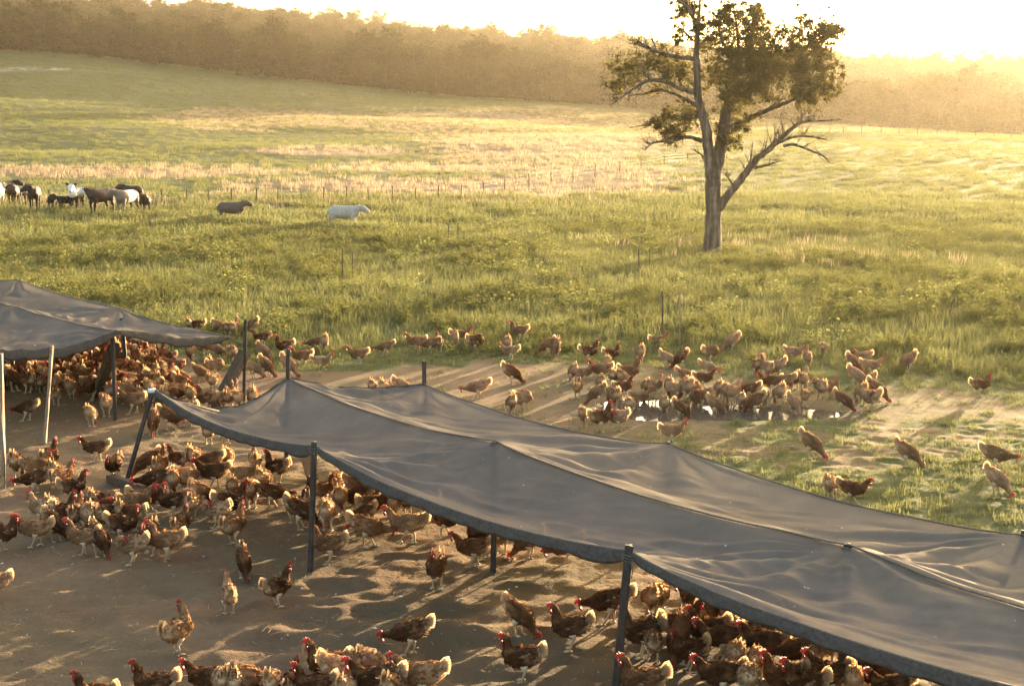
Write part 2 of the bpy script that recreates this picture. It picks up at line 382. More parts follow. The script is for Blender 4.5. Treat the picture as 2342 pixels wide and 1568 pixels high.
# ------------------------------------------------------------------ scattering of countless plants
def scatter(name, protos, P, rot, scl, ix, kind='stuff', label=None):
    me = bpy.data.meshes.new(name); me.vertices.add(len(P)); me.vertices.foreach_set('co', np.asarray(P, np.float32).ravel())
    for nm, ty, v in (('rot', 'FLOAT_VECTOR', rot), ('scl', 'FLOAT', scl), ('ix', 'INT', ix)):
        a = me.attributes.new(nm, ty, 'POINT'); a.data.foreach_set('vector' if ty == 'FLOAT_VECTOR' else 'value', np.asarray(v, np.int32 if ty == 'INT' else np.float32).ravel())
    o = bpy.data.objects.new(name, me); COL.objects.link(o); tag(o, label=label, kind=kind)
    c = bpy.data.collections.new(name + '_kinds')
    for q in protos: c.objects.link(q)
    g = bpy.data.node_groups.new(name, 'GeometryNodeTree')
    g.interface.new_socket('Geometry', in_out='INPUT', socket_type='NodeSocketGeometry'); g.interface.new_socket('Geometry', in_out='OUTPUT', socket_type='NodeSocketGeometry')
    gi = g.nodes.new('NodeGroupInput'); go = g.nodes.new('NodeGroupOutput'); ip = g.nodes.new('GeometryNodeInstanceOnPoints'); ci = g.nodes.new('GeometryNodeCollectionInfo')
    ci.inputs['Collection'].default_value = c; ci.inputs['Separate Children'].default_value = True; ci.inputs['Reset Children'].default_value = True
    ip.inputs['Pick Instance'].default_value = True
    def na(nm, ty):
        q = g.nodes.new('GeometryNodeInputNamedAttribute'); q.data_type = ty; q.inputs['Name'].default_value = nm; return q.outputs['Attribute']
    L = g.links.new
    L(gi.outputs[0], ip.inputs['Points']); L(ci.outputs[0], ip.inputs['Instance']); L(na('ix', 'INT'), ip.inputs['Instance Index'])
    L(na('rot', 'FLOAT_VECTOR'), ip.inputs['Rotation']); L(na('scl', 'FLOAT'), ip.inputs['Scale']); L(ip.outputs[0], go.inputs[0])
    o.modifiers.new('scatter', 'NODES').node_group = g
    return o
def blade(mb, base, az, h, w, lean, bend, segs=3, tipa=1.):
    d = Vector((math.cos(az), math.sin(az), 0)); s = Vector((-d.y, d.x, 0)); V = []; A = []
    for k in range(segs+1):
        q = k/segs; p = Vector(base) + Vector((0, 0, 1))*h*(q - .25*bend*q*q) + d*h*(lean*q + bend*q*q)
        ww = w*(1-q)**.7
        if k < segs: V += [p-s*ww/2, p+s*ww/2]; A += [q*tipa]*2
        else: V.append(p); A.append(tipa)
    F = [(2*k, 2*k+1, 2*k+3, 2*k+2) for k in range(segs-1)] + [(2*segs-2, 2*segs-1, 2*segs)]
    mb.add(V, F, A)
def grass_clump(name, mat, n, rad, h, w, seed, segs=3, tipa=.7, bend=.35):
    r = random.Random(seed); mb = MB()
    for k in range(n):
        a = r.uniform(0, 6.28); q = rad*math.sqrt(r.random())
        blade(mb, (q*math.cos(a), q*math.sin(a), -.02), r.uniform(0, 6.28), h*r.uniform(.5, 1.1), w*r.uniform(.7, 1.3), r.uniform(0, .35), r.uniform(.05, bend), segs, tipa)
    return mb.build(name, mat, None, 'tip', False, link=False)
def weed_clump(name, mat, n, rad, h, seed):
    r = random.Random(seed); mb = MB()
    for k in range(n):
        a = r.uniform(0, 6.28); q = rad*math.sqrt(r.random()); hh = h*r.uniform(.55, 1.1)
        b = Vector((q*math.cos(a), q*math.sin(a), -.02)); la = r.uniform(0, 6.28); ln = r.uniform(.05, .3)
        top = b + Vector((math.cos(la)*ln*hh, math.sin(la)*ln*hh, hh))
        mb.tube([b, (b+top)/2, top], [.006, .005, .003], 3, .2, cap=False)
        for j in range(r.randint(9, 14)):
            f = r.uniform(.12, 1); p = b.lerp(top, f); az = r.uniform(0, 6.28); L = r.uniform(.07, .15)*(1.25-.6*f); w = L*r.uniform(.28, .45)
            d = Vector((math.cos(az), math.sin(az), r.uniform(.1, .9))).normalized(); s = d.cross(Vector((0, 0, 1))).normalized()
            m = p + d*L*.5
            mb.add([p, m-s*w/2, m+s*w/2, p+d*L + Vector((0, 0, -.02))], [(0, 1, 3), (0, 3, 2)], f*.7)
        for j in range(r.randint(2, 6)):
            p = top + Vector((r.uniform(-.02, .02), r.uniform(-.02, .02), r.uniform(-.05, .03))); e = .014
            mb.add([p+Vector((-e, 0, 0)), p+Vector((e, 0, 0)), p+Vector((0, e, e)), p+Vector((0, -e, e))], [(0, 1, 2), (0, 1, 3)], 1.)
    return mb.build(name, mat, None, 'tip', False, link=False)
def fan_points(y0, y1, dens, half=.40, pad=3):
    """random points of even density over the strip of field in reach of the view"""
    area = half*(y1*y1-y0*y0) + 2*pad*(y1-y0); n = int(area*dens)
    u = RNG.random(n*2); y = np.sqrt(y0*y0 + u*(y1*y1-y0*y0)); x = RNG.uniform(-1, 1, n*2)*(half*y+pad)
    return x[:n], y[:n]
def plant(name, protos, x, y, smin, smax, tilt=.1, z0=0):
    n = len(x); z = ground_z(x, y) + z0
    rot = np.stack([RNG.uniform(-tilt, tilt, n), RNG.uniform(-tilt, tilt, n), RNG.uniform(0, 6.28, n)], -1)
    return scatter(name, protos, np.stack([x, y, z], -1), rot, RNG.uniform(smin, smax, n), RNG.integers(0, len(protos), n))
def bush(name, mat, seed):
    r = random.Random(seed); mb = MB()
    for k in range(48):
        az = r.uniform(0, 6.28); el = r.uniform(.25, 1.5); L = r.uniform(.22, .5); d = Vector((math.cos(az)*math.cos(el), math.sin(az)*math.cos(el), math.sin(el)))
        b = Vector((r.uniform(-.12, .12), r.uniform(-.12, .12), -.02)); s = d.cross(Vector((0, 0, 1))).normalized(); 
        for j in range(3):
            p = b + d*L*(.3+.3*j); az2 = az+r.uniform(-1, 1); e = Vector((math.cos(az2), math.sin(az2), r.uniform(-.1, .9))).normalized(); l = r.uniform(.05, .10); w = l*r.uniform(.3, .45); q = e.cross(Vector((r.gauss(0, .4), r.gauss(0, .4), 1))).normalized()
            mb.add([p, p+e*l*.5-q*w/2, p+e*l+Vector((0, 0, -.03)), p+e*l*.5+q*w/2], [(0, 1, 2, 3)], [.0, .15, .4, .15])
    return mb.build(name, mat, None, 'tip', False, link=False)
COWFRONT = [(788, 530), (530, 514)]
def is_dry(x, y):
    z = terrain(x, y); return dryness(x, y, z) + (fbm(x/14, y/3.5, 3, 61)-.5)*.9
shrt = [grass_clump('short_clump', MAT['grass'], 26, .11, .10, .010, 100+k, 2, .7) for k in range(4)]
tall = [grass_clump('tall_clump', MAT['grass'], 34, .24, .30, .013, 120+k, 3, .8, .5) for k in range(5)]
bushk = [bush('leafy_bush', MAT['weed'], 240+k) for k in range(4)]
weed = [weed_clump('weed_clump', MAT['weed'], 8, .2, .40, 140+k) for k in range(5)]
wide = [grass_clump('broad_clump', MAT['grass'], 54, .55, .36, .026, 160+k, 2, .8, .5) for k in range(4)]
dryc = [grass_clump('dry_clump', MAT['dry_grass'], 26, .4, .42, .028, 180+k, 2, .9, .4) for k in range(4)]
# short turf round the bare yard
x, y = fan_points(9.5, 30, 42); g = grassy(x, y)*(wet(x, y) < .1); k = RNG.random(len(x)) < g**1.7
plant('short_grass', shrt, x[k], y[k], .55, 1.25)
# tall meadow
x, y = fan_points(22.5, 62, 12); px, py = proj(x, y, 0*x); e = np.interp(np.clip(px, -900, 3200), *GL) - py
k = (e > 12 + 30*fbm(x/1.5, y/1.5, 2, 71)) & (RNG.random(len(x)) < .35+.65*sm(10, 60, e))
sc0 = .55 + .5*sm(0, 90, e[k]); o = plant('tall_grass', tall, x[k], y[k], .7, 1.2)
o.data.attributes['scl'].data.foreach_set('value', (RNG.uniform(.6, 1.15, k.sum())*sc0).astype(np.float32))
x, y = fan_points(23.5, 64, 5); px, py = proj(x, y, 0*x); e = np.interp(np.clip(px, -900, 3200), *GL) - py
patch = fbm(x/3.2, y/3.2, 3, 81); k = (e > 25) & (RNG.random(len(x)) < sm(.38, .62, patch))
o = plant('leafy_weed', weed, x[k], y[k], .7, 1.3)
o.data.attributes['scl'].data.foreach_set('value', (RNG.uniform(.55, 1.25, k.sum())*(.55+.45*sm(20, 110, e[k]))).astype(np.float32))
x, y = fan_points(24.5, 76, 1.5); px, py = proj(x, y, 0*x); e = np.interp(np.clip(px, -900, 3200), *GL) - py
patch = fbm(x/2.2, y/2.2, 3, 83); k = (e > 40) & (RNG.random(len(x)) < sm(.42, .6, patch))
o = plant('leafy_bush', bushk, x[k], y[k], .7, 1.3); o.data.attributes['scl'].data.foreach_set('value', (RNG.uniform(.5, 1.5, k.sum())*(.5+.5*sm(20, 110, e[k]))).astype(np.float32))
# beyond: broader tufts
x, y = fan_points(58, 230, .95, pad=6); d = is_dry(x, y); k = (d < .38) & (RNG.random(len(x)) < 1.1 - y/300)
plant('meadow_tuft', wide, x[k], y[k], .55, 1.1)
x, y = fan_points(55, 86, 2.6, pad=4); k = fbm(x/5, y/4, 2, 66) > .30
px, py = proj(x, y, 0*x); k = k & (RNG.random(len(x)) < .3 + .7*sm(330, 480, px))
plant('rank_grass', wide, x[k], y[k], .7, 1.35)
cx_, cy_ = [], []
for cpx, cpy in COWFRONT:
    g = G(cpx, cpy); cx_.append(RNG.uniform(-1.7, 1.7, 170) + g[0]); cy_.append(g[1] + RNG.uniform(-1.3, .5, 170))
plant('rank_grass', wide, np.concatenate(cx_), np.concatenate(cy_), 1.0, 1.7)
x, y = fan_points(200, 425, .22, pad=6); plant('hill_grass_tuft', wide, x, y, .7, 1.6)
x, y = fan_points(34, 330, .8, pad=6); d = is_dry(x, y); k = d > .36
plant('dry_grass_tuft', dryc, x[k], y[k], .6, 1.25)

# ------------------------------------------------------------------ the wood on the ridge
def leaf_cards(mb, c, r, n, size, rnd, sq=.8, a=0., soft=False):
    for k in range(n):
        d = Vector((rnd.gauss(0, 1), rnd.gauss(0, 1), rnd.gauss(0, 1))).normalized()*r*(abs(rnd.gauss(0, .62)) if soft else rnd.random()**.45); d.z *= sq
        p = Vector(c)+d; u = Vector((rnd.gauss(0, 1), rnd.gauss(0, 1), rnd.gauss(0, 1))).normalized(); v = u.orthogonal().normalized()
        s = size*rnd.uniform(.5, 1.3); w = s*rnd.uniform(.3, .6)
        mb.add([p-u*s/2, p+v*w/2, p+u*s/2, p-v*w/2], [(0, 1, 2, 3)], a)
def wood_tree(seed, h):
    r = random.Random(seed); tr = MB(); cw = MB(); lean = Vector((r.uniform(-.6, .6), r.uniform(-.6, .6), 0))
    fork = Vector((0, 0, h*r.uniform(.28, .42)))+lean*.5
    tr.tube([(0, 0, -.6), fork*.5+lean*.1, fork], [.28, .23, .2], 6)
    for j in range(3): leaf_cards(cw, Vector((r.gauss(0, 2.2), r.gauss(0, 2.2), r.uniform(.6, 1.8))), r.uniform(1.2, 2.), 45, .9, r, .8)
    for k in range(r.randint(3, 5)):
        az = k*1.5+r.uniform(0, 1); q = r.uniform(.55, .95)
        top = Vector((math.cos(az)*h*.22*r.uniform(.4, 1.2), math.sin(az)*h*.22*r.uniform(.4, 1.2), h*q))+lean
        mid = fork.lerp(top, .5)+Vector((math.cos(az)*.5, math.sin(az)*.5, -.2))
        tr.tube([fork, mid, top], [.2, .13, .05], 5)
        for j in range(r.randint(2, 3)):
            c = fork.lerp(mid, r.uniform(-.5, .8)) + Vector((r.gauss(0, 1.5), r.gauss(0, 1.5), r.gauss(-.8, 1.)))
            leaf_cards(cw, c, r.uniform(1.3, 2.2), 70, 1.0, r, .9)
        for j in range(r.randint(4, 6)):
            c = mid.lerp(top, r.uniform(.0, 1.1)) + Vector((r.gauss(0, 1.5), r.gauss(0, 1.5), r.gauss(0, .8)))
            leaf_cards(cw, c, r.uniform(1.3, 2.4), 90, 1.0, r, .75)
    return tr, cw
protoT = [wood_tree(200+k, h) for k, h in enumerate((13, 15, 11.5, 16.5, 14, 12.5))]
trunks = [a.build('trunk', MAT['far_bark'], link=False) for a, b in protoT]; crowns = [b.build('crown', MAT['wood_leaf'], link=False, smooth=False) for a, b in protoT]
def joined(name, objs):
    vs_, fs_, mi, mats = [], [], [], []
    for o in objs:
        n = len(vs_); vs_ += [v.co[:] for v in o.data.vertices]; m = o.data.materials[0]
        if m not in mats: mats.append(m)
        for p in o.data.polygons: fs_.append(tuple(i+n for i in p.vertices)); mi.append(mats.index(m))
    return mesh_obj(name, vs_, fs_, mats, mi=mi, smooth=False, link=False)
whole = [joined('wood_tree_kind', (a, b)) for a, b in zip(trunks, crowns)]
edgex = np.array([0, 300, 600, 1000, 1400, 1700, 1900, 2342])
edge_pts = []
for k in range(40):     # the trees of the wood's front edge
    px = -60 + k*2460/39 + random.uniform(-16, 16)
    Y = 408 + random.uniform(-6, 10); X = (px-CXP)/FPX*Y
    edge_pts.append((X, Y))
first = {}
for n, (X, Y) in enumerate(edge_pts):
    i = random.randrange(6); root = empty('gum_tree', (X, Y, float(terrain(X, Y))), random.uniform(0, 6.28)); s = random.uniform(.72, 1.12); root.scale = (s, s, s*random.uniform(.9, 1.1))
    tag(root, 'hazy dark gum tree in the front row of the wood behind the paddock', 'tree', 'gum trees along the front of the wood')
    for src in (trunks[i], crowns[i]):
        c = src.copy(); COL.objects.link(c); c.parent = root; c.name = 'trunk' if src is trunks[i] else 'crown'
n = 4000
y = RNG.uniform(414, 960, n); x = RNG.uniform(-1, 1, n)*(.42*y+30)
k = (fbm(x/40, y/40, 2, 91) > .24) | (y < 450); x = x[k]; y = y[k]
rot = np.stack([0*x, 0*x, RNG.uniform(0, 6.28, len(x))], -1)
scatter('forest', whole, np.stack([x, y, terrain(x, y)-.3], -1), rot, RNG.uniform(.6, 1.1, len(x))*(.55+.9*fbm(x/26, y/26, 2, 97)), RNG.integers(0, 6, len(x)))
# ------------------------------------------------------------------ the old gum tree in the paddock
def big_tree():
    b0 = G(1628, 581); YT = float(b0[1]); rnd = random.Random(5); S = 1/2.462
    def T(zx, zy, dy=0.): return Vector(at(1311.5+zx*S, zy*S, YT) + np.array([0, dy, 0]))
    unit = S*YT/FPX
    root = empty('gum_tree', tuple(b0)); tag(root, 'tall lone gum tree with a bare dead lower limb, standing in the green paddock', 'tree')
    inv = Vector(b0)
    def limb(mb, pts, d0=0., d1=0., n=None, wob=1., seg=8):
        P = cr([(a, b, r) for a, b, r in pts], n or len(pts)*4); m = len(P); V = []; rr = []
        for i, (a, b, r) in enumerate(P):
            q = i/(m-1); w = wob*r*.12
            V.append(T(a+rnd.uniform(-w, w), b+rnd.uniform(-w, w), d0+(d1-d0)*q+rnd.uniform(-.04, .04)) - inv); rr.append(max(r*unit, .008))
        mb.tube(V, rr, seg); return V, rr
    def twigs(mb, V, rr, n, L, up=.5, depth=2):
        for k in range(n):
            i = rnd.randrange(len(V)//4, len(V)); p = V[i]; d = (V[min(i+1, len(V)-1)]-V[max(i-1, 0)]).normalized()
            d = (d + Vector((rnd.gauss(0, .7), rnd.gauss(0, .7), rnd.gauss(up, .6)))).normalized(); l = L*rnd.uniform(.4, 1.2); q = [p]
            for s in range(4):
                d = (d + Vector((rnd.gauss(0, .22), rnd.gauss(0, .22), rnd.gauss(.06, .2)))).normalized(); q.append(q[-1]+d*l/4)
            r0 = min(rr[i]*.55, .028)
            mb.tube(q, [r0, r0*.8, r0*.6, r0*.45, .004], 4, cap=False)
            if depth > 1: twigs(mb, q, [r0, r0*.8, r0*.6, r0*.45, .004], 3, L*.5, up, depth-1)
    tr = MB()
    limb(tr, [(780, 1462, 74), (781, 1425, 56), (784, 1300, 47), (788, 1150, 44), (787, 1020, 45), (788, 930, 40), (790, 880, 26)], n=30, seg=14, wob=.35)
    limb(tr, [(778, 1040, 30), (770, 960, 33), (758, 850, 31), (742, 720, 28), (715, 620, 24), (695, 520, 22), (690, 400, 19), (686, 300, 17), (690, 190, 13), (700, 90, 9), (702, 0, 6), (695, -70, 3)], -.05, -.5, n=50, seg=10, wob=.6)
    limb(tr, [(795, 1040, 30), (805, 960, 35), (835, 830, 37), (855, 720, 36), (866, 640, 33), (885, 560, 27), (920, 470, 20), (940, 380, 15), (940, 280, 10), (930, 150, 7), (912, 10, 3)], .05, .5, n=44, seg=10, wob=.6)
    tr.build('trunk', MAT['bark'], root)
    live = [([(690, 200, 12), (665, 120, 9), (610, 40, 7), (540, 0, 5), (470, -25, 3)], -.4, -1.2, 7, .8),
            ([(878, 600, 22), (960, 525, 17), (1080, 480, 13), (1200, 425, 11), (1300, 340, 9), (1420, 255, 7), (1480, 185, 5), (1535, 120, 2)], .1, 1.3, 9, .7),
            ([(890, 720, 20), (990, 670, 16), (1080, 622, 13), (1180, 582, 10), (1240, 550, 8), (1330, 500, 5), (1400, 430, 2)], .1, -1., 8, .7),
            ([(880, 580, 18), (900, 440, 14), (1000, 260, 9), (1060, 120, 4)], .2, 1., 6, .6), ([(930, 430, 13), (860, 290, 9), (805, 160, 6), (820, 50, 2)], .2, -.9, 6, .6),
            ([(695, 525, 18), (600, 503, 12), (500, 462, 10), (400, 462, 8), (300, 520, 6), (200, 592, 3)], -.2, -1.4, 10, .7),
            ([(692, 595, 13), (620, 550, 9), (520, 512, 7), (470, 512, 6), (400, 530, 4), (340, 532, 2)], -.1, .9, 7, .5),
            ([(715, 792, 14), (640, 772, 10), (550, 790, 8), (440, 802, 6), (388, 842, 3)], -.1, -1., 10, .5),
            ([(700, 640, 9), (560, 662, 6), (460, 692, 4), (320, 722, 2)], -.1, .8, 7, .5),
            ([(686, 335, 13), (570, 320, 11), (470, 290, 9), (400, 258, 7), (325, 238, 3)], -.3, .6, 10, .7),
            ([(470, 290, 6), (440, 200, 4), (395, 125, 2)], .1, .2, 6, .4), ([(665, 230, 8), (600, 160, 5), (550, 150, 2)], -.3, .4, 6, .5),
            ([(745, 915, 7), (712, 868, 4), (655, 838, 2)], 0, -.4, 3, .3), ([(475, 240, 4), (470, 150, 2)], .1, .1, 4, .3)]
    for pts, d0, d1, nt_, L in live:
        mb = MB(); V, rr = limb(mb, pts, d0, d1, wob=1.6); twigs(mb, V, rr, nt_*2, L*1.25, .5, 3); mb.build('limb', MAT['bark'], root)
    dead = [([(815, 1175, 26), (880, 1090, 24), (950, 1000, 22), (1030, 900, 19), (1100, 842, 16), (1160, 790, 14), (1220, 738, 11), (1290, 690, 8), (1370, 682, 5), (1505, 674, 2)], 26, .45),
            ([(1160, 800, 9), (1250, 770, 7), (1350, 772, 5), (1445, 792, 2)], 9, .35), ([(1180, 822, 9), (1250, 815, 8), (1350, 850, 6), (1420, 880, 5), (1465, 925, 2)], 9, .35),
            ([(1020, 945, 9), (1090, 930, 6), (1175, 903, 2)], 6, .3), ([(1290, 692, 5), (1300, 600, 2)], 4, .3), ([(1185, 775, 6), (1162, 668, 2)], 4, .3), ([(900, 1045, 7), (850, 968, 3)], 4, .3),
            ([(990, 955, 5), (1000, 790, 2)], 3, .25), ([(1075, 860, 5), (1092, 770, 2)], 3, .25)]
    for pts, nt_, L in dead:
        mb = MB(); V, rr = limb(mb, pts, 0, rnd.uniform(-.8, .8), wob=1.8); twigs(mb, V, rr, int(nt_*1.6), L*1.5, .6, 3); mb.build('dead_limb', MAT['bark'], root)
    C = [(900, 150, 115, 1), (1000, 130, 85, 1), (830, 230, 105, 1), (950, 280, 125, 1), (1050, 300, 105, 1), (1150, 335, 115, 1), (1270, 330, 100, 1), (1330, 420, 80, 1), (1380, 500, 60, .7), (1220, 430, 95, 1), (1100, 420, 100, 1),
         (960, 420, 105, 1), (850, 390, 90, 1), (1000, 520, 70, 1), (860, 520, 60, .8), (900, 620, 70, .8), (870, 730, 60, .9), (885, 800, 45, .9), (960, 700, 45, .7), (1180, 220, 65, .8), (1270, 170, 60, .8), (1380, 185, 55, .7), (1450, 140, 60, .8),
         (1505, 170, 45, .8), (1290, 540, 60, .7), (785, 440, 55, .6), (690, 50, 50, .8), (630, 70, 50, .5), (700, 150, 40, .6), (580, 210, 40, .35), (270, 400, 75, .6), (340, 380, 80, .7), (450, 350, 80, .6), (560, 360, 85, .7), (630, 430, 70, .7),
         (530, 430, 65, .5), (230, 470, 50, .35), (490, 690, 60, .8), (570, 700, 80, 1), (660, 650, 70, .9), (560, 770, 45, .7), (900, 40, 45, .8), (1020, 50, 35, .8), (1060, 110, 40, .6), (800, 120, 45, .6), (1420, 250, 40, .6), (640, 20, 45, .5), (1300, 250, 50, .5), (1400, 330, 60, .6), (1420, 420, 55, .6), (1360, 260, 60, .7), (1430, 510, 40, .5), (1340, 560, 45, .5), (1060, 200, 70, .8), (740, 250, 50, .5)]
    cw = MB()
    for (zx, zy, r, den) in C:
        c = T(zx, zy, rnd.uniform(-1, 1)*(.5+r/130)) - inv; r *= unit
        for j in range(int(10+r*54*den)):
            o = Vector((rnd.gauss(0, .68), rnd.gauss(0, .75), rnd.gauss(0, .62)))*r
            leaf_cards(cw, c+o, r*rnd.uniform(.2, .5)+.06, int(88*rnd.uniform(.5, 1.2)), .095, rnd, .9, 0, True)
    cw.build('crown', MAT['gum_leaf'], root, smooth=False)
big_tree()

# ------------------------------------------------------------------ shade shelters
def star_post(name, p, q, w, parent=None, mat='steel', bolts=True):
    """Y-section steel post from p (ground) to q (top)"""
    p = Vector(p); q = Vector(q); mb = MB(); d = q-p; Rm = d.to_track_quat('Z', 'Y').to_matrix(); t = w*.16; V = []
    prof = []
    for k in range(3):
        a = math.pi/2 + k*2.0944; c = Vector((math.cos(a), math.sin(a), 0)); s = Vector((-c.y, c.x, 0))
        prof += [c*w*.62-s*t, c*w*.62+s*t]
        a2 = a + 1.047; prof.append(Vector((math.cos(a2), math.sin(a2), 0))*t*1.3)
    n = len(prof)
    for z in (-.25, d.length): V += [p + Rm @ (c + Vector((0, 0, z))) for c in prof]
    mb.add(V, [(k, (k+1) % n, n+(k+1) % n, n+k) for k in range(n)] + [tuple(range(n, 2*n))])
    o = mb.build(name, MAT[mat], parent, smooth=False)
    if bolts:
        b = MB()
        for k in range(2, 14):
            z = d.length*k/14; b.box(p + Rm @ Vector((.006, -w*.64, z)), (.009, .006, .009), Rm)
        tag(b.build('bolt', MAT['steel'], o), kind='stuff')
    return o
def shelter(name, label, grid, sags, rows, edge_drop, flap_rows, flap_cols, seed, nseg=84, wr=1.):
    """grid[i][j] = cloth height point at support i along the length, j across; cloth sags between"""
    nu, nv = len(grid), len(grid[0]); root = empty(name, (float(grid[0][0][0]), float(grid[0][0][1]), 0)); tag(root, label, 'shade shelter'); inv = Vector(root.location)
    nodes = [(i, j) for i in range(nu) for j in range(nv)]
    def pos(u, v):
        i = min(int(u), nu-2); j = min(int(v), nv-2); f = u-i; g = v-j
        P = [np.array(grid[a][b], float) for a, b in ((i, j), (i+1, j), (i, j+1), (i+1, j+1))]
        p = (P[0]*(1-f)+P[1]*f)*(1-g) + (P[2]*(1-f)+P[3]*f)*g
        q4 = 4*f*(1-f); g4 = 4*g*(1-g)
        su = rows[j]*(1-g)+rows[j+1]*g
        end = sags[i][j]*(1-f) + sags[i+1][j]*f
        p = p.copy()
        p[2] -= su*q4**.85 + end*g4**1.1 + .03*q4*g4
        # the edge cables bow inwards
        w = 0
        for (a, b) in nodes:
            du = (u-a)*4.2; dv = (v-b)*1.9; r = math.hypot(du, dv)
            if r < 2.6:
                th = math.atan2(dv, du); k = seed*7+a*3+b
                w += math.sin(th*13+k*1.7+.8*math.sin(r*2.3+k))*r*math.exp(-(r/1.2)**2)*.055
        w += (float(fbm(u*3.1+seed*5, v*2.2-u*1.5, 3, seed))-.5)*.05*(g4**.7)*(.4+.6*q4)
        w += (float(fbm(u*2.2-v*3.5, v*7+u*6, 2, seed+9))-.5)*.03*g4**.8
        A_ = u*4.2*.80 + v*1.95*.6; B_ = -u*4.2*.30 + v*1.95*.95; bw = .55*(float(fbm(u*1.1, v*1.3, 2, seed+60))-.5)
        c1 = 1-abs(2*float(fbm(A_*.33, B_*2.6+bw*4, 2, seed+20))-1); c2 = 1-abs(2*float(fbm(A_*.5+B_*.4, B_*4.3-A_*.9+bw*5, 2, seed+30))-1)
        w += .75*((c1**6)*.02 + (c2**6)*.02 + (1-abs(2*float(fbm(A_*.9-B_*.8, B_*7.5-A_*2.2+bw*6, 2, seed+40))-1))**5*.013)*(g4**.4)
        rd = 1 if 0 < v < nv-1 else .6
        p[2] += w*wr*(1 if g4 > .02 else .4)
        return p
    U = np.linspace(0, nu-1, nseg*(nu-1)+1); V = np.linspace(0, nv-1, 44*(nv-1)+1)
    P = np.array([[pos(u, v) for v in V] for u in U])
    a, b = P.shape[:2]; ii = np.arange(a*b).reshape(a, b)
    fs = [(ii[k, m], ii[k+1, m], ii[k+1, m+1], ii[k, m+1]) for k in range(a-1) for m in range(b-1)]
    cl = mesh_obj('shade_cloth', P.reshape(-1, 3)-np.array(inv), fs, MAT['shade_cloth'], root)
    rnd = random.Random(seed)
    def flap(line, nm, depth, mask):
        """the rolled edge of the cloth that hangs below its cable"""
        m = len(line); prof = 9; VV = []
        for k in range(m):
            p = line[k]; tg = line[min(k+1, m-1)]-line[max(k-1, 0)]; tg = tg/np.linalg.norm(tg); out = np.array([tg[1], -tg[0], 0]); out /= np.linalg.norm(out)+1e-9
            D = depth*mask(k/(m-1))*(.85+.5*float(fbm(k*.35, seed, 2, 3))) + .015
            for q in range(prof):
                s = q/(prof-1); w = math.sin(s*math.pi)*.028
                sg = 1 if q <= prof//2 else -1; s2 = 1-abs(2*s-1)
                ru = .010*math.sin(k*1.35+q*1.1) + .012*(float(fbm(k*.6, q*.5, 2, seed+4))-.5)
                VV.append(p + out*(sg*(1-s2)*0 + sg*.016*(1 if 0 < q < prof-1 else .4) + ru) - np.array([0, 0, D*s2 - .012]))
        F = [(k*prof+q, (k+1)*prof+q, (k+1)*prof+q+1, k*prof+q+1) for k in range(m-1) for q in range(prof-1)]
        return mesh_obj(nm, np.array(VV)-np.array(inv), F, MAT['shaded_fold_cloth'], root)
    for j in flap_rows:
        for i in range(nu-1):
            ln = np.array([pos(u, j) for u in np.linspace(i, i+1, 60)])
            flap(ln, 'rolled_hem', edge_drop, lambda q: .35+.65*(4*q*(1-q))**.6 + .5*math.exp(-((q-.93)/.07)**2))
    for i, dp in flap_cols:
        for j in range(nv-1):
            ln = np.array([pos(i, v) for v in np.linspace(j, j+1, 40)])
            flap(ln, 'rolled_hem', dp, lambda q: .3+.7*(4*q*(1-q))**.6)
    for j in range(nv):        # the cables the cloth is laced to
        mb = MB(); mb.tube([Vector(pos(u, j)+np.array([0, 0, .012]))-inv for u in np.linspace(0, nu-1, 24*(nu-1)+1)], .010, 5); mb.build('cable', MAT['rope'], root)
    return root, inv, pos
def top(px, py, base_py): return None
def P3(px, py, base_px, base_py):
    b = G(base_px, base_py); return at(px, py, b[1]), b
F0, F0b = P3(352, 890, 290, 1100); F1, F1b = P3(720, 1020, 710, 1308); F3, F3b = P3(1440, 1262, 1408, 1592)
M0, M0b = P3(660, 866, 638, 1066); M1, M1b = P3(1132, 1010, 1129, 1302); M3, M3b = P3(1940, 1246, 1925, 1546)
C0 = at(970, 880, 19.6); C1 = at(1530, 1016, 15.7); C2 = at(2345, 1226, 12.2)
step = np.array([2.9, -3.3, 0]); F4 = F3 + step + np.array([0, .1, .0]); M4 = M3 + step; C3 = C2 + step
M4[2] = M3[2]-.05; C3[2] = C2[2]
grid = [[F0, M0, C0], [F1, M1, C1], [F3, M3, C2], [F4, M4, C3]]
sh, inv, _ = shelter('shade_shelter', 'large dark shade cloth shelter sagging between posts across the middle of the yard', grid,
    [(.34, .14), (.17, .16), (.17, .16), (.17, .16)], (.17, .12, .14), .09, (0,), [(0, .05)], 1)
for (t_, b_, ov, w) in [(F0, F0b, .02, .05), (F1, F1b, .05, .055), (F3, F3b, .06, .062), (M1, M1b, 0, .055), (M3, M3b, .01, .06), (F4, F4-np.array([0, 0, F4[2]]), .05, .06), (M4, M4-np.array([0, 0, M4[2]]), .03, .06)]:
    star_post('post', Vector(b_)-inv, Vector(t_)+Vector((0, 0, ov))-inv, w, sh)
    mb = MB(); c_ = Vector(t_)-inv+Vector((0, 0, -.02))
    for q in range(3): mb.tube([c_ + Vector((math.cos(a_)*w*.95, math.sin(a_)*w*.95, -.018*q + .008*math.sin(a_*2+q))) for a_ in np.linspace(0, 6.28, 15)], .006, 4)
    mb.tube([c_+Vector((0, -w, -.03)), c_+Vector((.02, -w*1.4, -.10)), c_+Vector((.012, -w*1.3, -.17))], .005, 4); tag(mb.build('tie', MAT['rope'], sh), kind='stuff')
star_post('post', Vector((M0[0]-.06, M0b[1], float(terrain(M0b[0], M0b[1]))))-inv, Vector(at(660, 798, M0b[1]))-inv, .05, sh)
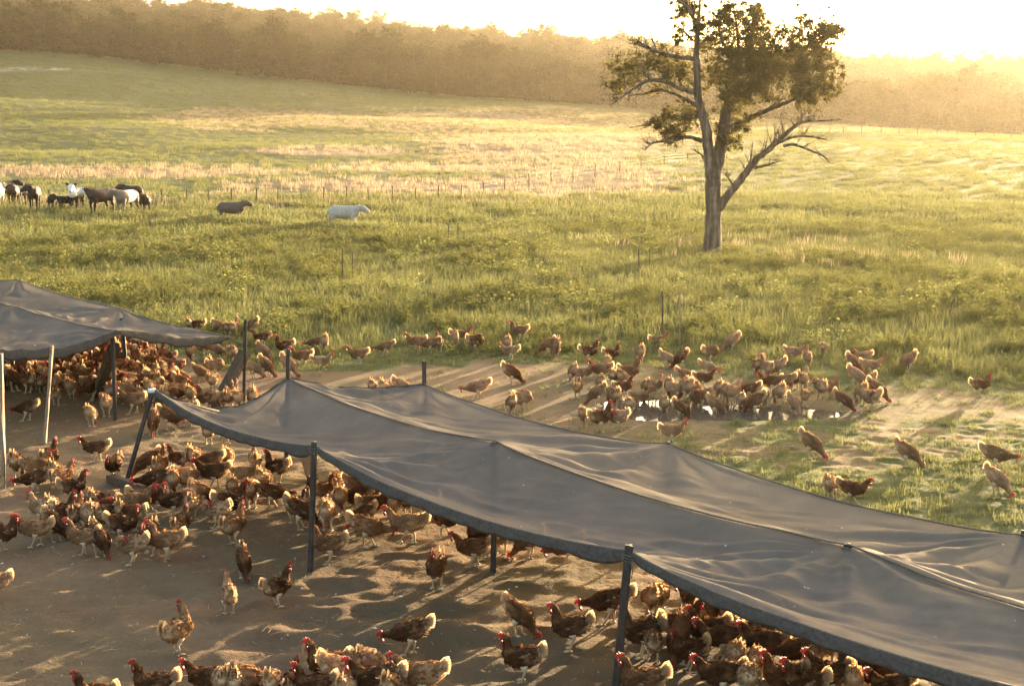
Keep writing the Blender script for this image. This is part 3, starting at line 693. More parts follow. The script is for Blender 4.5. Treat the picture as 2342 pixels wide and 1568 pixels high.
for q, h in ((C0, .34), (C1, .03), (C2, .05)):
    star_post('post', Vector((q[0], q[1]+.02, float(terrain(q[0], q[1]))))-inv, Vector(q)+Vector((0, .02, h))-inv, .05, sh)
mb = MB(); mb.tube([Vector(at(352, 912, F0[1]))-inv, Vector(at(420, 925, F0[1]+.1))-inv, Vector(at(500, 944, F0[1]+.25))-inv], .035, 7); mb.build('strap', MAT['timber'], sh)
mb = MB(); e = Vector(at(347, 893, F0[1]-.05))-inv; mb.box(e, (.09, .05, .05)); mb.build('tape', MAT['white_plastic'], sh)
# leaning planks and board by the shelter
def plank(nm, p, q, w, h, label, cat='plank', mat='timber', group=None):
    p = Vector(p); q = Vector(q); o = empty(nm, p); mb = MB(); n = 9; d = (q-p); Rm = d.to_track_quat('Z', 'Y').to_matrix(); r = random.Random(int(p.x*100)); V = []
    for k in range(n):
        c = d*k/(n-1); j = lambda: r.uniform(-.006, .006)
        for sx, sy in ((-1, -1), (1, -1), (1, 1), (-1, 1)): V.append(c + Rm @ Vector((sx*w/2+j(), sy*h/2+j(), 0)))
    mb.add(V, [(k*4+a, k*4+(a+1) % 4, k*4+4+(a+1) % 4, k*4+4+a) for k in range(n-1) for a in range(4)] + [(3, 2, 1, 0), tuple(4*n-4+a for a in range(4))])
    me_o = mb.build(nm, MAT[mat], None, smooth=False); bpy.data.objects.remove(o); me_o.location = p
    nm_ = me_o; tag(me_o, label, cat, group); return me_o
a = G(252, 1104); b = G(372, 1146); plank('ground_board', a+np.array([0, 0, .04]), b+np.array([0, 0, .05]), .10, .16, 'weathered grey board lying on the dirt beside the leaning post', 'board', 'timber')
a = G(716, 1096); plank('leaning_plank', a, at(694, 1024, a[1]+.2), .15, .05, 'grey plank leaning under the shade cloth behind the second front post', 'plank', 'pale_timber')
# second shelter, upper left
T0 = at(520, 771, 24.0); Gp, Gb = P3(270, 758, 264, 960); vdir = np.array([-1.55, -1.75, 0])
s2 = np.array([-2.95, 3.45, 0])
E0 = Gp + vdir*1.05
grid2 = [[E0, Gp, T0], [E0+s2, Gp+s2, T0+s2], [E0+2*s2, Gp+2*s2, T0+2*s2], [E0+3*s2, Gp+3*s2, T0+3*s2]]
grid2[1][1] = at(28, 700, 25.8); grid2[2][2] = at(38, 640, 30.2); grid2[1][2] = at(276, 706, 27.2)
sh2, inv2, _ = shelter('shade_shelter', 'smaller wrinkled shade cloth shelter at the left edge over the packed flock', grid2, [(.12, .10), (.2, .18), (.2, .18), (.2, .18)], (.08, .05, .05), .10, (0,), [(0, .13)], 2, wr=1.35)
for (t_, bp, w) in [(Gp, Gb, .05), (grid2[1][1], G(30, 872), .07), (grid2[1][2], G(288, 852), .07), (grid2[2][2], None, .06), (grid2[0][0], None, .05), (grid2[2][1], None, .06), (grid2[1][0], None, .05)]:
    bb = bp if bp is not None else np.array([t_[0], t_[1], float(terrain(t_[0], t_[1]))])
    star_post('post', Vector(bb)-inv2, Vector((t_[0]*.15+bb[0]*.85 if bp is not None else t_[0], t_[1] if bp is None else bb[1], t_[2]-.06))-inv2, w, sh2)
a, b = P3(562, 730, 558, 916); 
mb = MB(); mb.tube([Vector(T0)-inv2, Vector(at(560, 788, b[1]))-inv2], .012, 5); mb.build('cord', MAT['rope'], sh2)
o = star_post('steel_post', b, a, .05); tag(o, 'upright dark steel post standing right of the tip of the smaller shade cloth', 'post')
bb = G(490, 928); plank('timber_prop', bb+np.array([0, 0, -.05]), at(560, 806, b[1]+.1), .17, .14, 'dark timber leaning against the free-standing steel post', 'timber prop')
bb = G(216, 905); plank('timber_prop', bb+np.array([0, 0, -.05]), at(262, 792, Gb[1]+.5), .14, .12, 'dark timber leaning inside the smaller shade shelter near its corner post', 'timber prop')
a, b = P3(119, 790, 101, 1012); plank('timber_stake', b+np.array([0, 0, -.1]), a, .055, .04, 'tall pale timber stake standing in front of the packed flock', 'stake', 'pale_timber')
a, b = P3(1, 808, 8, 1085); plank('timber_stake', b+np.array([0, 0, -.1]), a, .06, .045, 'pale timber stake cut by the left edge of the photo', 'stake', 'pale_timber')
mb = MB(); pts = [G(12, 1120)+np.array([0, 0, .02]), at(10, 1050, 16.6), at(3, 960, 17.2), at(-4, 900, 17.4)]; mb.tube(cr(pts, 16), .009, 5); o = mb.build('loose_rope', MAT['rope']); tag(o, 'thin loose rope hanging down beside the pale stake at the left edge', 'rope')

# ------------------------------------------------------------------ fences and stakes in the field
def fence(name, label, line, n, h, w, wires, seed):
    rnd = random.Random(seed); L = np.array(line, float); s = np.concatenate([[0], np.cumsum(np.hypot(*np.diff(L, axis=0).T))]); ws = []
    for k in range(n):
        q = s[-1]*k/(n-1); ws.append(G(np.interp(q, s, L[:, 0])+rnd.uniform(-3, 3), np.interp(q, s, L[:, 1])))
    root = empty(name, tuple(ws[0])); inv = Vector(ws[0]); tag(root, label, 'fence')
    tops = []
    for p in ws:
        hh = h*rnd.uniform(.85, 1.1); t_ = Vector(p)+Vector((rnd.uniform(-.04, .04), 0, hh)); tops.append((Vector(p), t_))
        star_post('fence_post', Vector(p)-inv, t_-inv, w, root, 'timber', False)
    for f in wires:
        mb = MB(); mb.tube([p.lerp(t_, f)-inv for p, t_ in tops], .006, 3); mb.build('wire', MAT['steel'], root)
    return root
fence('paddock_fence', 'thin post and wire fence running behind the cattle and up past the lone tree', [(60, 470), (390, 470), (760, 466), (1000, 462), (1200, 432), (1400, 398), (1570, 372)], 30, .9, .05, (.4, .7, .95), 3)
fence('paddock_fence', 'far hazy fence along the pale track near the wood at the right', [(1930, 306), (2060, 306), (2200, 312), (2400, 322)], 12, 1.3, .12, (.5, .9), 4)
STK = [(783, 567, 646, 'thin stake standing in the tall grass below the white cow'), (806, 576, 640, 'fainter stake just right of the one below the white cow'), (1026, 512, 560, 'left stake of the pair in the grass right of the white cow'),
      (1047, 510, 558, 'right stake of the pair in the grass right of the white cow'), (1461, 570, 622, 'left stake of the pair left of the lone tree trunk'), (1486, 568, 620, 'right stake of the pair left of the lone tree trunk'),
      (1515, 666, 768, 'tall stake in the grass above the hens left of the puddle'), (1555, 664, 800, 'taller pale stake reaching down among hens above the puddle'), (2168, 682, 724, 'leaning stake at the right of the meadow'), (2190, 676, 722, 'upright stake beside the leaning stake at the right of the meadow'),
      (343, 497, 530, 'left stake of the pair below the cattle'), (353, 495, 545, 'right stake of the pair below the cattle')]
for px, y0, y1, lb in STK:
    b = G(px, y1); a = at(px + (14 if px == 2168 else 0), y0, b[1]); d = Vector(a)-Vector(b)
    mb = MB(); mb.tube([Vector((0, 0, -.2)), d*.5, d], .016 if y0 > 600 else .02, 5); o = mb.build('fence_stake', MAT['pale_timber'] if px in (1555, 353) else MAT['timber']); o.location = b; tag(o, lb, 'stake')
b = G(1640, 584); mb = MB(); mb.tube([Vector(at(1600, 590, b[1]-.6)), Vector(at(1628, 575, b[1]-.45)), Vector(at(1646, 566, b[1]-.4))], .028, 6); o = mb.build('fallen_branch', MAT['pale_timber']); tag(o, 'pale fallen branch leaning on the foot of the lone gum tree', 'branch')

# ------------------------------------------------------------------ cattle
def cow_mesh(head, seed):
    """one continuous body facing +X: loft and limbs fused by a voxel remesh"""
    mb = MB()
    def loft(rows, n=14, m=20):
        Q = cr(rows, m); V = []
        for i, (x, y, z, ry, rz) in enumerate(Q):
            t = Q[min(i+1, m-1), :3]-Q[max(i-1, 0), :3]; t = t/np.linalg.norm(t); side = np.cross([0, 0, 1], t) if abs(t[2]) < .93 else np.array([0, 1, 0]); side = side/np.linalg.norm(side); up = np.cross(t, side)
            for k in range(n):
                a = 2*math.pi*k/n; V.append(np.array([x, y, z]) + side*ry*math.cos(a) + up*rz*math.sin(a))
        mb.add(V, [(i*n+k, i*n+(k+1) % n, (i+1)*n+(k+1) % n, (i+1)*n+k) for i in range(m-1) for k in range(n)] + [tuple(range(n))[::-1], tuple((m-1)*n+k for k in range(n))])
    loft([(-.82, 0, 1.12, .10, .10), (-.80, 0, 1.10, .20, .19), (-.72, 0, 1.05, .27, .27), (-.5, 0, 1.0, .32, .32), (-.2, 0, .955, .34, .35), (.2, 0, .945, .34, .36), (.5, 0, .98, .29, .35), (.68, 0, 1.04, .21, .27), (.76, 0, 1.08, .13, .17)])
    hx, hy, hz, yaw, pit = head
    c, s = math.cos(yaw), math.sin(yaw)
    dirv = np.array([c*math.cos(pit), s*math.cos(pit), math.sin(pit)]); H = np.array([hx, hy, hz])
    loft([(.5, 0, 1.04, .22, .29), (.70, hy*.3, 1.09*.6+hz*.4, .16, .22), (*(H-dirv*.12), .145, .18)], 12, 12)
    loft([(*(H-dirv*.18), .10, .10), (*(H-dirv*.07), .155, .175), (*(H+dirv*.06), .145, .17), (*(H+dirv*.2), .115, .13), (*(H+dirv*.33), .115, .11), (*(H+dirv*.39), .07, .07)], 12, 14)
    for sx, sy, off in ((.5, .19, .06), (.5, -.19, -.08), (-.6, .19, -.08), (-.6, -.19, .07)):
        fr = sx > 0
        if fr: loft([(sx, sy, .85, .12, .15), (sx+off*.3, sy*.95, .55, .085, .085), (sx+off*.7, sy*.9, .34, .065, .065), (sx+off, sy*.9, .12, .05, .05), (sx+off+.02, sy*.9, 0, .065, .07)], 10, 12)
        else: loft([(sx+.02, sy, .9, .15, .22), (sx-.02+off*.3, sy*.97, .6, .10, .13), (sx-.12+off*.6, sy*.9, .40, .06, .07), (sx-.06+off, sy*.9, .14, .05, .05), (sx-.03+off, sy*.9, 0, .065, .07)], 10, 12)
    o = mb.build('cow_shape', MAT['cow'], link=True)
    md = o.modifiers.new('r', 'REMESH'); md.mode = 'VOXEL'; md.voxel_size = .032
    sm_ = o.modifiers.new('s', 'SMOOTH'); sm_.iterations = 3; sm_.factor = .5
    dg = bpy.context.evaluated_depsgraph_get(); me = bpy.data.meshes.new_from_object(o.evaluated_get(dg)); bpy.data.objects.remove(o)
    me.polygons.foreach_set('use_smooth', [True]*len(me.polygons))
    return me, H, dirv
HEADS = {'up': (.98, .05, 1.25, .15, -.45), 'left': (.80, .32, 1.22, 1.2, -.45), 'right': (.80, -.32, 1.22, -1.2, -.45), 'low': (1.02, 0, 1.15, 0, -.55), 'front': (.88, .0, 1.34, .0, -.8)}
COWS = {k: cow_mesh(v, i) for i, (k, v) in enumerate(HEADS.items())}
def cow(px, py, face, hd, color, size, label, white=None):
    p = G(px, py+3); root = empty('cow', tuple(p), R(face)); root.scale = (size*.92,)*3; tag(root, label, 'cow', 'cattle standing in the paddock')
    me, H, dv = COWS[hd]; me = me.copy(); o = bpy.data.objects.new('body', me); COL.objects.link(o); o.parent = root; o.color = (*color, 1)
    if not me.materials: me.materials.append(MAT['cow'])
    co = np.empty(len(me.vertices)*3); me.vertices.foreach_get('co', co); co = co.reshape(-1, 3); pale = np.zeros(len(co))
    if white == 'face': pale = sm(-.16, -.02, (co-H) @ dv)*(np.linalg.norm(co-H, axis=1) < .6)
    if white == 'back': pale = sm(.45, .25, np.abs(co[:, 0]+.1))*.9
    attr(o, 'pale', pale)
    s = np.cross(dv, [0, 0, 1]); s /= np.linalg.norm(s)
    for sg in (1, -1):
        mb = MB(); b = H - dv*.1 + s*sg*.1 + np.array([0, 0, .06]); e = b + s*sg*.24 + np.array([0, 0, .02]); m = (b+e)/2; u = np.array([0, 0, .075])
        mb.add([b, m+u, e, m-u, m+dv*.03], [(0, 1, 4), (1, 2, 4), (2, 3, 4), (3, 0, 4), (0, 3, 2, 1)]); q = mb.build('ear', MAT['cow'], root); q.color = (*color, 1)
    mb = MB(); mb.tube([(-.8, 0, 1.14), (-.88, .01, 1.0), (-.89, .02, .7), (-.88, .02, .45), (-.88, .02, .36)], [.03, .022, .018, .035, .012], 6); q = mb.build('tail', MAT['cow'], root); q.color = (*color, 1)
    return root
BLK, DBR, BRN, GRY, WHT = (.022, .016, .013), (.045, .024, .016), (.085, .045, .026), (.21, .16, .12), (.50, .45, .37)
cow(-4, 472, 100, 'up', WHT, 1.0, 'white cow cut off by the left edge, seen from behind')
cow(14, 462, 75, 'right', BLK, 1.0, 'black cow mostly hidden behind the white cow at the left edge')
cow(33, 466, 100, 'left', DBR, .9, 'dark brown cow right beside the white cow at the left edge')
cow(52, 462, 75, 'up', BLK, .8, 'black cow standing just left of the broad black cow')
cow(80, 476, 283, 'right', BLK, 1.02, 'broad black cow facing front with its head turned right')
cow(121, 478, 275, 'left', BLK, .68, 'small black calf in a gap right of the broad black cow')
cow(150, 478, 235, 'low', BLK, .62, 'small dark calf standing left of the white faced black cow')
cow(175, 479, 272, 'front', BLK, 1.02, 'tall black cow with a white face looking at the camera', 'face')
cow(230, 486, 240, 'right', DBR, 1.05, 'dark brown cow with a white face turned left', 'face')
cow(304, 470, 140, 'left', DBR, .95, 'dark brown cow standing behind the pale belted cow')
cow(291, 488, 250, 'right', GRY, 1.02, 'grey cow with a broad pale belt and its head down on the left', 'back')
cow(333, 483, 295, 'right', DBR, .75, 'small dark brown cow at the right end of the herd')
cow(530, 508, -8, 'up', (.13, .095, .07), .82, 'grey brown young cow walking right, apart from the herd')
cow(788, 523, -6, 'low', WHT, .9, 'white cow walking right alone in the meadow')
# ------------------------------------------------------------------ hens
POSES = {  # spine from tail to beak: x, y, z, half width, half height ; tail angle ; leg offsets
 'upright': dict(sp=[(-.165, 0, .285, .02, .02), (-.14, 0, .27, .055, .06), (-.085, 0, .245, .08, .088), (-.01, 0, .225, .090, .102), (.06, 0, .232, .083, .096), (.105, 0, .27, .062, .07), (.122, 0, .32, .043, .047), (.13, 0, .365, .03, .032), (.14, 0, .398, .026, .028), (.162, 0, .412, .024, .025), (.183, 0, .407, .014, .014), (.203, 0, .398, .003, .003)], tail=62, legs=((.01, .0), (-.005, .0))),
 'level': dict(sp=[(-.175, 0, .275, .02, .02), (-.15, 0, .262, .055, .06), (-.09, 0, .238, .08, .088), (-.01, 0, .222, .090, .1), (.07, 0, .23, .08, .09), (.12, 0, .258, .056, .062), (.15, 0, .295, .04, .043), (.172, 0, .328, .029, .031), (.192, 0, .35, .026, .027), (.214, 0, .357, .024, .024), (.234, 0, .350, .013, .013), (.253, 0, .341, .003, .003)], tail=55, legs=((.04, .0), (-.05, .02))),
 'low': dict(sp=[(-.175, 0, .30, .02, .02), (-.15, 0, .283, .055, .06), (-.09, 0, .252, .08, .088), (-.01, 0, .225, .090, .098), (.07, 0, .21, .078, .086), (.125, 0, .205, .055, .058), (.165, 0, .20, .04, .042), (.20, 0, .198, .03, .031), (.228, 0, .196, .026, .027), (.25, 0, .190, .023, .023), (.268, 0, .178, .013, .013), (.284, 0, .164, .003, .003)], tail=50, legs=((.05, .0), (-.04, .01))),
 'peck': dict(sp=[(-.15, 0, .335, .02, .02), (-.13, 0, .315, .055, .06), (-.08, 0, .275, .08, .088), (-.005, 0, .23, .090, .1), (.065, 0, .19, .079, .088), (.11, 0, .15, .056, .06), (.14, 0, .115, .04, .042), (.162, 0, .085, .03, .031), (.18, 0, .062, .026, .027), (.194, 0, .045, .022, .023), (.204, 0, .026, .013, .013), (.21, 0, .006, .003, .003)], tail=72, legs=((.02, .0), (-.02, .0))),
 'turn': dict(sp=[(-.165, 0, .285, .02, .02), (-.14, 0, .27, .055, .06), (-.085, 0, .245, .082, .09), (-.01, 0, .225, .093, .104), (.06, 0, .232, .083, .096), (.105, .0, .27, .06, .068), (.12, .01, .32, .043, .046), (.126, .02, .362, .03, .032), (.13, .036, .395, .026, .028), (.136, .060, .407, .024, .025), (.142, .082, .402, .014, .014), (.147, .102, .393, .003, .003)], tail=66, legs=((.02, .0), (-.02, .0))),
 'walk': dict(sp=[(-.18, 0, .29, .02, .02), (-.155, 0, .275, .055, .06), (-.095, 0, .25, .078, .086), (-.01, 0, .232, .088, .098), (.075, 0, .24, .078, .088), (.13, 0, .272, .054, .06), (.162, 0, .312, .038, .042), (.183, 0, .352, .029, .03), (.202, 0, .376, .026, .027), (.224, 0, .384, .024, .024), (.244, 0, .377, .013, .013), (.263, 0, .368, .003, .003)], tail=48, legs=((.085, .05), (-.075, .0))),
 'preen': dict(sp=[(-.165, 0, .295, .02, .02), (-.14, 0, .28, .06, .065), (-.085, 0, .25, .088, .096), (-.01, 0, .225, .10, .108), (.06, 0, .228, .088, .098), (.105, .01, .262, .06, .066), (.115, .03, .30, .043, .046), (.105, .058, .325, .031, .033), (.085, .08, .33, .027, .028), (.06, .095, .318, .024, .024), (.043, .1, .303, .013, .013), (.03, .102, .288, .003, .003)], tail=70, legs=((.015, .0), (-.015, .0))),
}
HL = []
def hen_parts(pose, seed):
    P = POSES[pose]; r = random.Random(seed); n = 16; m = 46
    Q = cr(P['sp'], m); Q[:, 3] *= .92; Q[:, 3:] = np.maximum(Q[:, 3:], .002); Ps = []; Ns = []
    body = MB(); V = []; A = []; BK = []
    for i, (x, y, z, rw, rh) in enumerate(Q):
        t = Q[min(i+1, m-1), :3]-Q[max(i-1, 0), :3]; t = t/np.linalg.norm(t)
        side = np.array([-t[1], t[0], 0]) if math.hypot(t[0], t[1]) > .15 else np.array([0, 1., 0]); side /= np.linalg.norm(side)
        if side[1] < 0: side = -side
        up = np.cross(t, side); up = up if up[2] > 0 or (t[2] < -.5 and up[0] > 0) or abs(t[2]) > .8 else -up
        row = []; nr = []
        f = i/(m-1)
        for k in range(n):
            a = 2*math.pi*k/n; bump = 1 + (r.random()-.5)*.05*(f < .85)
            d = side*rw*math.cos(a) + up*rh*math.sin(a)
            row.append(np.array([x, y, z]) + d*bump); nn = side*math.cos(a)/rw + up*math.sin(a)/rh; nr.append(nn/np.linalg.norm(nn))
        Ps.append(row); Ns.append(nr); V += row
        for k in range(n):
            s = math.sin(2*math.pi*k/n); pl = .6*(1-sm(.02, .16, f)) + .45*(1-sm(.1, .34, f))*(s < -.1) + .06*sm(.2, .3, f)*(1-sm(.5, .6, f))
            A.append(float(pl)); BK.append(1. if f > .93 else 0.)
    body.add(V, [(i*n+k, i*n+(k+1) % n, (i+1)*n+(k+1) % n, (i+1)*n+k) for i in range(m-1) for k in range(n)] + [tuple(range(n))[::-1], tuple((m-1)*n+k for k in range(n))], A)
    Ps = np.array(Ps); Ns = np.array(Ns)
    o = body.build('body', MAT['hen_body'], None, 'pale', link=False); attr(o, 'beak', BK)
    # plumage: small overlapping feathers that point tailward
    pm = MB()
    for j in range(430):
        f = r.random()**.9*.86 + .02; i = int(f*(m-1)); k = r.randrange(n)
        p = Ps[i, k]; nrm = Ns[i, k]; tw = Ps[max(i-2, 0), k]-Ps[min(i+1, m-1), k]; tw = tw/(np.linalg.norm(tw)+1e-9)
        s = math.sin(2*math.pi*k/n)
        neck = f > .55; L = (.034 if neck else r.uniform(.035, .055))*(.8 if f > .7 else 1); wd = L*(.35 if neck else .6)
        lift = r.uniform(.05, .22) + (.15 if f < .2 or s < -.5 else 0)
        if f < .24: L *= 1.1; lift += .08
        d = tw*math.cos(lift)+nrm*math.sin(lift) + np.array([r.gauss(0, .12) for _ in range(3)]); b = np.cross(d, nrm); b = b/(np.linalg.norm(b)+1e-9)
        q0 = p - nrm*.004; q1 = p + d*L*.55; q2 = p + d*L + np.array([0, 0, -.004])
        pl = .55*(1-sm(.03, .2, f)) + .4*(1-sm(.15, .4, f))*(s < 0) + (.7 if r.random() < .02 and f < .6 else 0)
        pm.add([q0, q1-b*wd/2, q2, q1+b*wd/2], [(0, 1, 2, 3)], [min(pl, 1)*.8, min(pl, 1), min(pl+.2, 1), min(pl, 1)])
    pl_o = pm.build('plumage', MAT['hen_feather'], None, 'pale', smooth=False, link=False)
    # tail: a tent of broad feathers
    tl = MB(); base = Q[2, :3]; ta = R(P['tail'])
    for j in range(11):
        sd = -1 if j % 2 else 1; q = (j//2)/5.
        an = ta + R(12) - q*R(38); yaw = sd*(.06 + .14*q); L = .16 - .06*q
        d = np.array([-math.cos(an)*math.cos(yaw), sd*abs(math.sin(yaw)), math.sin(an)]); d /= np.linalg.norm(d)
        b = np.cross(d, [0, 1, 0]); b /= np.linalg.norm(b); w = .030
        st = base + np.array([.01, sd*.012, .0]) - d*.03
        pts = [st + d*L*u + np.array([-.02*u*u, 0, -.025*u*u*(1+q)]) for u in (0, .3, .6, .85, 1.)]
        ws = [.35, .85, 1, .8, .15]; VV = []
        for p, w_ in zip(pts, ws):
            VV += [p-b*w*w_, p+b*w*w_ + np.array([0, sd*.004, 0])]
        a0 = r.uniform(.15, .4)
        tl.add(VV, [(2*u, 2*u+1, 2*u+3, 2*u+2) for u in range(4)], [a0, a0, a0+.1, a0+.1, .5, .5, .75, .75, .85, .85])
    for j in range(24):   # fluff round its foot
        f = r.uniform(.1, .75); d = np.array([-math.cos(ta*.7)*f, r.uniform(-.5, .5), math.sin(ta)*f*r.uniform(.2, 1.1)]); d /= np.linalg.norm(d)
        p = base + np.array([r.uniform(-.02, .05), r.uniform(-.04, .04), r.uniform(-.05, .03)]); L = r.uniform(.04, .065); b = np.cross(d, [r.gauss(0, 1), r.gauss(0, 1), r.gauss(0, 1)]); b /= np.linalg.norm(b)+1e-9
        tl.add([p, p+d*L*.5-b*.014, p+d*L, p+d*L*.5+b*.014], [(0, 1, 2, 3)], .7)
    tail = tl.build('tail', MAT['hen_feather'], None, 'pale', smooth=False, link=False)
    # folded wings
    wings = []
    pit = math.atan2(Q[30, 2]-Q[8, 2], Q[30, 0]-Q[8, 0]) if pose in ('peck', 'low') else -.02
    i0 = int(.36*(m-1)); c0 = Q[i0, :3]; hw = Q[i0, 3]
    for sd in (1, -1):
        wg = MB(); rows = []
        for u in np.linspace(0, 1, 9):
            lx = .105 - .235*u; lz = .035 + .02*math.sin(u*3.1) + .012*u; th = .016*math.sin(math.pi*min(u*1.02+.08, 1))**.7 + .002; hh = .058*math.sin(math.pi*(u*.86+.12))**.8
            yo = hw*(1.0 - 1.0*(abs(u-.42)/.85)**2) - .008
            for k in range(8):
                a = 2*math.pi*k/8; X = np.array([lx, sd*(yo + th*math.cos(a)), lz + hh*math.sin(a) - .04])
                X = np.array([X[0]*math.cos(pit)-X[2]*math.sin(pit), X[1], X[0]*math.sin(pit)+X[2]*math.cos(pit)]); rows.append(c0 + X)
        wg.add(rows, [(i*8+k, i*8+(k+1) % 8, (i+1)*8+(k+1) % 8, (i+1)*8+k) for i in range(8) for k in range(8)] + [tuple(range(8))[::-1], tuple(64+k for k in range(8))], [.0]*24+[.05]*24+[.25]*24)
        for j in range(26):
            u = r.uniform(.1, .95); lx = .105-.235*u; lz = .0 + r.uniform(-.045, .045)*(1-u*.5) + .02*u; yo = hw*(1.0 - 1.0*(abs(u-.42)/.85)**2) + .012
            L = .05 + .03*u; w = .014
            p0 = np.array([lx, sd*yo, lz]); p1 = np.array([lx-L*.6, sd*(yo+.004-.02*u), lz+.004]); p2 = np.array([lx-L, sd*(yo-.012*u), lz])
            V4 = [p0, p1+np.array([0, 0, w]), p2, p1-np.array([0, 0, w])]
            V4 = [c0 + np.array([X[0]*math.cos(pit)-X[2]*math.sin(pit), X[1], X[0]*math.sin(pit)+X[2]*math.cos(pit)]) for X in V4]
            g = .55 if r.random() < .13 else r.uniform(0, .15); wg.add(V4, [(0, 1, 2, 3)], [g*.5, g, min(g+.15, 1), g])
        wings.append(wg.build('wing', MAT['hen_feather'], None, 'pale', link=False))
    # comb and wattles
    hd = Q[int(.83*(m-1)), :3]; bk = Q[-1, :3]; fw = bk-hd; fw = fw/np.linalg.norm(fw); sd = np.array([-fw[1], fw[0], 0]); sd = sd/np.linalg.norm(sd) if np.linalg.norm(sd) > .1 else np.array([0, 1., 0]); up = np.cross(fw, sd); up = up if up[2] > -.2 else -up
    if pose == 'peck': up = np.array([.85, 0, .5]); up -= fw*np.dot(up, fw); up /= np.linalg.norm(up)
    cb = MB(); prof = [(-.032, .012), (-.034, .034), (-.02, .048), (-.015, .036), (-.005, .056), (.004, .038), (.015, .053), (.02, .034), (.032, .040), (.036, .02), (.03, .012)]
    VV = []
    for tside in (-1, 1):
        for (a, b) in prof: VV.append(hd + fw*(a+.012) + up*(b+.004) + sd*.0045*tside)
    q = len(prof); cb.add(VV, [tuple(range(q)), tuple(range(q, 2*q))[::-1]] + [(k, q+k, q+(k+1) % q, (k+1) % q) for k in range(q)])
    comb = cb.build('comb', MAT['comb'], None, smooth=False, link=False)
    wt = MB()
    for s_ in (-1, 1):
        c = hd + fw*.03 - up*.026 + sd*.012*s_
        pts = [c + up*.01, c - up*.006, c - up*.024, c - up*.036]
        wt.tube(pts, [.006, .011, .012, .003], 6)
        c2 = hd + fw*.014 + sd*s_*.021; wt.tube([c2-sd*s_*.006, c2+sd*s_*.003], [.016, .011], 7)
    watt = wt.build('wattle', MAT['comb'], None, link=False)
    eyes = []
    for s_ in (-1, 1):
        e = MB(); c = hd + fw*.018 + up*.006 + sd*s_*.0245; e.tube([c-sd*s_*.004, c, c+sd*s_*.003], [.006, .0058, .002], 7); eyes.append(e.build('eye', MAT['eye'], None, link=False))
    # legs
    legs = []
    for (off, lift), s_ in zip(P['legs'], (1, -1)):
        lg = MB(); hip = np.array([-.015, s_*.045, .17]); hock = np.array([-.03+off*.55, s_*.042, .105+lift*.6]); foot = np.array([off+.0-.3*lift, s_*.042, .008+lift])
        lg.tube([hip, (hip*.5+hock*.5), hock, foot], [.042, .03, .0115, .0095], 8)
        for da, L in ((0, .055), (.5, .045), (-.5, .045), (math.pi, .025)):
            e = foot + np.array([math.cos(da)*L, math.sin(da)*L, -.006 + (-.02 if lift else 0)]); lg.tube([foot, foot*.4+e*.6 + np.array([0, 0, .004]), e], [.0095, .008, .004], 5)
        legs.append(lg.build('leg', MAT['hen_leg'], None, link=False))
    return dict(body=o, plumage=pl_o, tail=tail, wing=wings, comb=comb, wattle=watt, eye=eyes, leg=legs)
HP = {p: [hen_parts(p, 300+k*31+q) for q in range(2)] for k, p in enumerate(POSES)}
SHADE = {'d': ((.095, .046, .022), 'dark brown'), 'b': ((.165, .078, .036), 'reddish brown'), 't': ((.28, .16, .078), 'tan'), 'p': ((.42, .27, .15), 'pale buff')}
PO = {'U': 'upright', 'L': 'level', 'H': 'low', 'P': 'peck', 'T': 'turn', 'W': 'walk', 'R': 'preen'}
PW = {'U': 'standing tall', 'L': 'standing', 'H': 'head low', 'P': 'pecking', 'T': 'looking aside', 'W': 'striding', 'R': 'preening'}
hr = random.Random(77)
def put_hen(px, py, face, pose, shade, near=True, scale=None):
    p = G(px, py); z = float(ground_z(p[0], p[1])); d = p[1]
    # step along the view ray so that the feet meet the uneven ground
    q = ray(px, py); tt = (z-H_CAM)/q[2]; 
    if q[2] < 0 and abs(tt*q[1]-d) < 2.5: p = np.array([0, 0, H_CAM]) + q*tt; z = float(ground_z(p[0], p[1]))
    s = scale or hr.uniform(.88, 1.07)

    src = HP[PO[pose]][hr.randrange(2)]
    root = empty('hen', (p[0], p[1], z-.004), R(face)); root.scale = (s, s, s*hr.uniform(.96, 1.04))
    base = np.array(SHADE[shade][0])*hr.uniform(.85, 1.2); base[1:] *= hr.uniform(.92, 1.08)
    def cp(o):
        c = o.copy(); COL.objects.link(c); c.parent = root; c.color = (*base, 1)
        if o.name.startswith('plumage'): c['kind'] = 'stuff'
        return c
    cp(src['body']); cp(src['plumage']); cp(src['tail']); cp(src['comb'])
    for l in src['leg']: cp(l)
    if near:
        for w in src['wing']: cp(w)
        cp(src['wattle'])
        if near == 2:
            for e in src['eye']: cp(e)
    return root
R2 = lambda x, y: (x*.343, 1030.5+y*.343)
R3 = lambda x, y: (655.8+x*.2832, 1124.2+y*.2832)
R4 = lambda x, y: (1311.5+x*.2832, 1124.2+y*.2832)
R7 = lambda x, y: (1264.7+x*.46, 730.7+y*.46)
R8 = lambda x, y: (515.2+x*.32, 702.6+y*.32)
R1 = lambda x, y: (x*.2808, 608.9+y*.2808)
